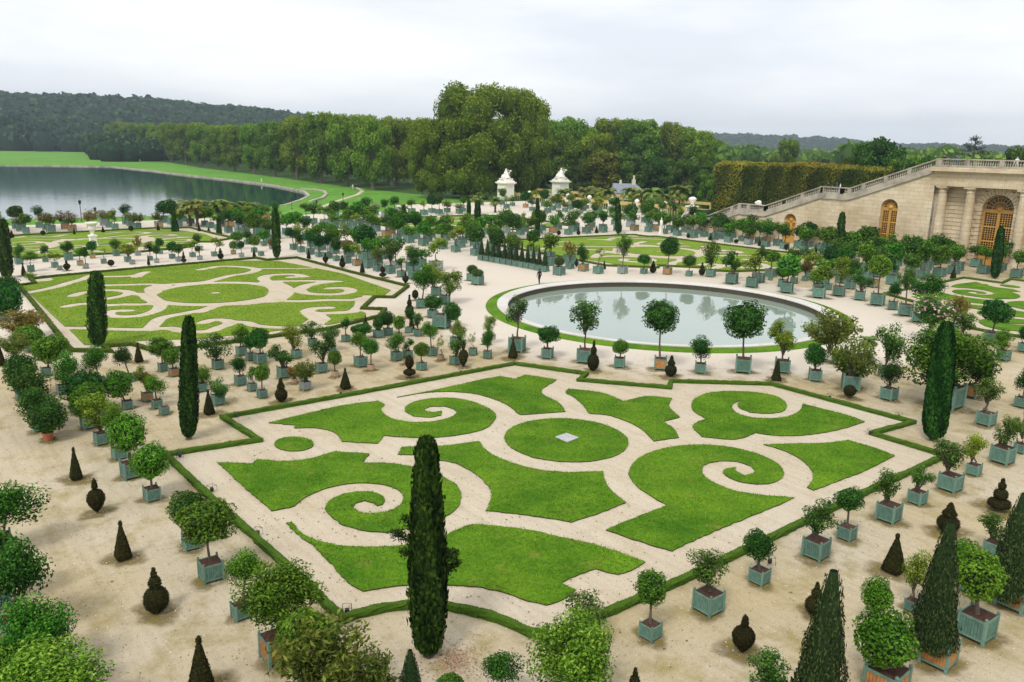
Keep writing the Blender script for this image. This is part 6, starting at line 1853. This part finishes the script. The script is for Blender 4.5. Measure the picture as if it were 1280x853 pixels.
# distant hills and woods
def hill(name, pts, dist, thick, zbase=LOWZ):
    """ridge through the pixels pts at the given distance"""
    Q = [depth_pt(x, y, dist) for x, y in pts]
    V, F = [], []
    n = len(Q)
    for (X, Y, Z) in Q:
        u = np.array([X, Y]) / math.hypot(X, Y)
        for k, (s, hf) in enumerate(((-thick, 0), (-thick * .55, .35), (-thick * .25, .78), (0, 1), (thick, .9), (thick * 3, 0))):
            V.append((X + u[0] * s, Y + u[1] * s, zbase - 1 + (Z - 24 - zbase) * hf))
    k = 6
    for i in range(n - 1):
        for j in range(k - 1): F.append((i * k + j, (i + 1) * k + j, (i + 1) * k + j + 1, i * k + j + 1))
    bb = MB(); bb.add(V, F); struct(ob(name, bb.mesh(name, True), ['woodfloor'])); return np.array(V).reshape(n, k, 3)
def forest(name, pts3, size, label, seed, leaf=.38, per=46, mat='leaf_hill'):
    R = np.random.default_rng(seed); n = len(pts3); sz = size * R.uniform(.6, 1.3, n)
    idx = np.repeat(np.arange(n), per); d = rdirs(len(idx), R); d[:, 2] = np.abs(d[:, 2]) * .9 - .1
    C = pts3[idx] + d * (sz[idx] * R.uniform(.8, 1.05, len(idx)))[:, None] * np.array([1, 1, 1.15])
    l = sz[idx] * leaf * R.uniform(.7, 1.3, len(idx))
    V = leaf_quads(C, d * .8 + R.normal(size=d.shape) * .5, l, l * .8, R)
    tone = R.uniform(-.2, .2, n)
    a = np.clip(.35 + .35 * R.random(len(idx)) + .2 * d[:, 2] + tone[idx], 0, 1)
    Vc, Fc = sphere_grid(lambda dd: np.full(len(dd), .84), 7, 4)
    CV = (pts3[:, None] + Vc[None] * sz[:, None, None] * np.array([1, 1, 1.15])).reshape(-1, 3)
    CF = (Fc[None] + (np.arange(n) * len(Vc))[:, None, None]).reshape(-1, 4)
    stuff(ob(name, cloud_mesh(name, V, a, [(CV, CF)]), [mat, mat]), label, 'forest')
def scatter_hill(S, n, seed, up):
    R = np.random.default_rng(seed); m, k, _ = S.shape; out = []
    i = R.integers(0, m - 1, n); j = R.integers(0, 4, n); u, v = R.random(n), R.random(n)
    P_ = S[i, j] * ((1 - u) * (1 - v))[:, None] + S[i + 1, j] * (u * (1 - v))[:, None] + S[i, j + 1] * ((1 - u) * v)[:, None] + S[i + 1, j + 1] * (u * v)[:, None]
    P_[:, 2] += up; return P_
S = hill('hill', [(-420, 106), (-200, 112), (-60, 114), (0, 115), (60, 117), (120, 118), (190, 121), (240, 127), (300, 132), (350, 138), (400, 144), (450, 150), (500, 156), (560, 163)], 1500, 520)
forest('forest', scatter_hill(S, 3000, 1, 8), 16, 'dark wooded hillside rising beyond the lake', 601)
S = hill('hill', [(820, 160), (870, 165), (920, 166), (1000, 168), (1060, 172), (1080, 177), (1140, 178), (1200, 179), (1290, 182), (1400, 184), (1600, 186)], 2900, 700)
forest('forest', scatter_hill(S, 1800, 2, 6), 17, 'blue hazy wooded ridge on the horizon beyond the hedges', 602, per=36)
# dark far wood at the end of the lake
R = np.random.default_rng(9); P_ = []
for k in range(420):
    x = R.uniform(-330, 150); q = depth_pt(x, 187, R.uniform(1000, 1250)); P_.append((q[0], q[1], LOWZ + R.uniform(4, 24)))
forest('forest', np.array(P_), 9.5, 'dark even wood closing the end of the lake meadow', 603, per=60)
# hazy tree tops between the hedges and the ridge
P_ = []
for k in range(900):
    x = R.uniform(620, 1400); q = depth_pt(x, 240, R.uniform(480, 2000)); P_.append((q[0], q[1], LOWZ + R.uniform(3, 13)))
forest('forest', np.array(P_), 9, 'hazy mixed tree tops stretching to the ridge', 604, per=60, mat='leaf_plane')
P_ = []
for k in range(500):
    x = R.uniform(100, 700); q = depth_pt(x, 240, R.uniform(600, 1400)); P_.append((q[0], q[1], LOWZ + R.uniform(3, 12)))
forest('forest', np.array(P_), 9, 'continuous wood behind the plane tree rows', 605, per=40)

# ================================================================== PEOPLE, LAMPS, FLOODLIGHTS
def person(loc, h, face, cloth, lab, legs='cloth_black', arms=(.1, .1), stride=.08):
    """one skinned figure, standing"""
    me = bpy.data.meshes.new('body')
    J = [(0, 0, .53), (0, 0, .64), (0, 0, .80), (0, 0, .845), (0, .012, .90), (0, .012, .985),
         (.055, 0, .50), (.058, stride, .28), (.06, stride * .6, .035), (.062, stride * .6 + .07, .018), (-.055, 0, .50), (-.058, -stride * .4, .28), (-.06, -stride, .035), (-.062, -stride + .07, .018),
         (.115, 0, .80), (.15, .0, .63), (.14, arms[0], .49), (-.115, 0, .80), (-.15, 0, .63), (-.14, arms[1], .49), (.14, arms[0] + .02, .445), (-.14, arms[1] + .02, .445)]
    E_ = [(0, 1), (1, 2), (2, 3), (3, 4), (4, 5), (0, 6), (6, 7), (7, 8), (8, 9), (0, 10), (10, 11), (11, 12), (12, 13), (2, 14), (14, 15), (15, 16), (2, 17), (17, 18), (18, 19), (16, 20), (19, 21)]
    r = [.085, .078, .09, .034, .05, .045, .062, .042, .026, .022, .062, .042, .026, .022, .046, .032, .022, .046, .032, .022, .02, .02]
    me.from_pydata([tuple(c * h for c in p) for p in J], E_, [])
    o = ob('body', me, [cloth])
    sk_ = o.modifiers.new('skin', 'SKIN'); sk_.use_smooth_shade = True
    sv = me.skin_vertices[0].data
    for i, v in enumerate(sv): v.radius = (r[i] * h, r[i] * h * .85)
    sv[0].use_root = True
    o.modifiers.new('sub', 'SUBSURF').levels = 1
    t = thing('person', lab, 'person', loc, face); o.parent = t
    b_ = MB(); b_.ball((0, .004 * h, .945 * h), .058 * h, seg=10, rings=8, sz=1.25); hd = ob('head', b_.mesh('head', True), ['skin'], t)
    b_ = MB(); b_.ball((0, -.01 * h, .963 * h), .062 * h, seg=10, rings=8, sz=1.1); ob('hair', b_.mesh('hair', True), ['hair_brown'], t)
    b_ = MB()
    for s in (-1, 1): b_.ball((s * .142 * h, (arms[0] if s > 0 else arms[1]) * h + .02 * h, .435 * h), .022 * h, seg=6, rings=5)
    ob('hands', b_.mesh('hands', True), ['skin'], t)
    return t
g = gnd(674, 355); person((g[0], g[1], 0), 1.68, -.3, 'cloth_black', 'person in black walking on the gravel by the pond rim', stride=.12)
for x, yy, cl, lab in [(1272, 198, 'cloth_white', 'person in white leaning over the terrace balustrade'), (1197, 195, 'cloth_blue', 'person standing behind the terrace balustrade near the conifer'), (1181, 195, 'cloth_black', 'person at the terrace corner above the stairs')]:
    y, z = onX(x, yy, WX + 1.0); person((WX + 1.0, y, CORN - .05), 1.7, 1.6, cl, lab)
for x, lab, cl in [(1047, 'person on the stairs beside the middle landing', 'cloth_blue'), (1051, 'second person on the stairs in pale top', 'cloth_white')]:
    y, z = onX(x, 228, WX + 4); person((WX + 4, y, max(topz(y) - 1.25, 0)), 1.75, .4, cl, lab)
for x, y, cl, lab in [(441, 236.8, 'cloth_white', 'walker in white on the meadow path'), (444, 237.5, 'cloth_black', 'walker in dark clothes on the meadow path'), (327, 228.5, 'cloth_white', 'walker in white by the lake kerb')]:
    g = gnd(x, y, LOWZ); person((g[0], g[1], LOWZ + .05), 1.75, 2.0, cl, lab)

# street lamps at the lake side
def lamp(x, by, ct, lab):
    g = gnd(x, by, LOWZ); h = zat(g[0], g[1], ct) - LOWZ
    t = thing('street_lamp', lab, 'lamp', (g[0], g[1], LOWZ))
    b_ = MB(); b_.lathe([(0, .18), (.4, .16), (.5, .08), (h - .9, .06)], seg=8); ob('post', b_.mesh('post'), ['bark'], t)
    b_ = MB(); b_.lathe([(h - .9, .12), (h - .75, .2), (h - .25, .28), (h - .2, .3), (h - .05, .12), (h, .03)], seg=6); ob('lantern', b_.mesh('lantern'), ['iron'], t)
lamp(102, 277, 250, 'tall thin lamp post on the lake side of the urn lawn'); lamp(120, 275, 259, 'shorter post standing close to the tall lamp post')
lamp(365, 262, 246, 'lamp post at the rounded lake corner'); lamp(396, 259, 250, 'lamp post on the meadow edge by the quay'); lamp(429, 255, 241, 'lamp post between meadow path and shrubs')

# small black floodlights on wire stands along the sand paths
def flood(x, by, k):
    g = gnd(x, by); t = thing('floodlight', 'small black floodlight on a wire stand along the hedge', 'lamp', (g[0], g[1], .006), rnd.uniform(0, 6), 'small floodlights along the hedge')
    b_ = MB()
    for a in range(4):
        c, s = math.cos(a * 1.571 + .4), math.sin(a * 1.571 + .4); b_.tube([(.22 * c, .22 * s, 0), (.20 * c, .20 * s, .30), (.20 * math.cos(a * 1.571 + 1.97), .20 * math.sin(a * 1.571 + 1.97), .30)], .011, 4)
    ob('stand', b_.mesh('stand'), ['iron'], t)
    b_ = MB(); b_.lathe([(.03, .07), (.10, .09), (.19, .07), (.22, .03)], seg=8); ob('lamp_head', b_.mesh('lamp_head'), ['iron'], t)
for k, (x, y) in enumerate([(265, 615), (322, 670), (434, 768), (678, 793), (962, 705), (1036, 632), (1087, 544), (1123, 523), (295, 522), (225, 572), (426, 494), (576, 467), (1037, 499), (963, 480), (722, 468), (642, 455)]):
    flood(x, y, k)
# low plant in the sand at the open corner of the second parterre
g = gnd(38, 349); t = thing('corner_plant', 'small yellowish plant in the sand at the hedge notch', 'plant', (g[0], g[1], 0)); ob('crown', SPRAY_LO[0][0], ['leaf_yellow'], t, (0, 0, .35), 0, (.8, .8, .5)); ob('trunk', get_stem(.2, .03, False)[0], ['bark'], t)
# brown mulch under the great cypress
g = gnd(548, 826); R = np.random.default_rng(2); n = 900; rr = np.abs(R.normal(size=n)) * .55; a = R.random(n) * 6.28
C = np.stack([g[0] + .35 + rr * np.cos(a), g[1] - .25 + rr * np.sin(a), np.full(n, .015)], 1); V = leaf_quads(C, np.array([0, 0, 1.]) + R.normal(size=(n, 3)) * .4, .07, .05, R)
stuff(ob('cypress_litter', mesh_np('cypress_litter', V, np.arange(len(V)).reshape(-1, 4)), ['pale_wood']), 'pale brown litter under the shaggy cypress', 'litter')

# ================================================================== HAZE
b = MB(); b.box(-4600, 4600, -800, 4600, LOWZ - 2, 190)
hz = ob('haze', b.mesh('haze')); stuff(hz, 'thin bluish haze over the whole landscape', 'haze')
m = bpy.data.materials.new('haze'); m.use_nodes = True; n_ = m.node_tree; n_.nodes.clear()
o_ = n_.nodes.new('ShaderNodeOutputMaterial'); v_ = n_.nodes.new('ShaderNodeVolumePrincipled')
v_.inputs['Color'].default_value = (.74, .87, 1.0, 1); v_.inputs['Density'].default_value = HAZE; v_.inputs['Anisotropy'].default_value = 0.2
n_.links.new(v_.outputs[0], o_.inputs['Volume']); hz.data.materials.append(m)
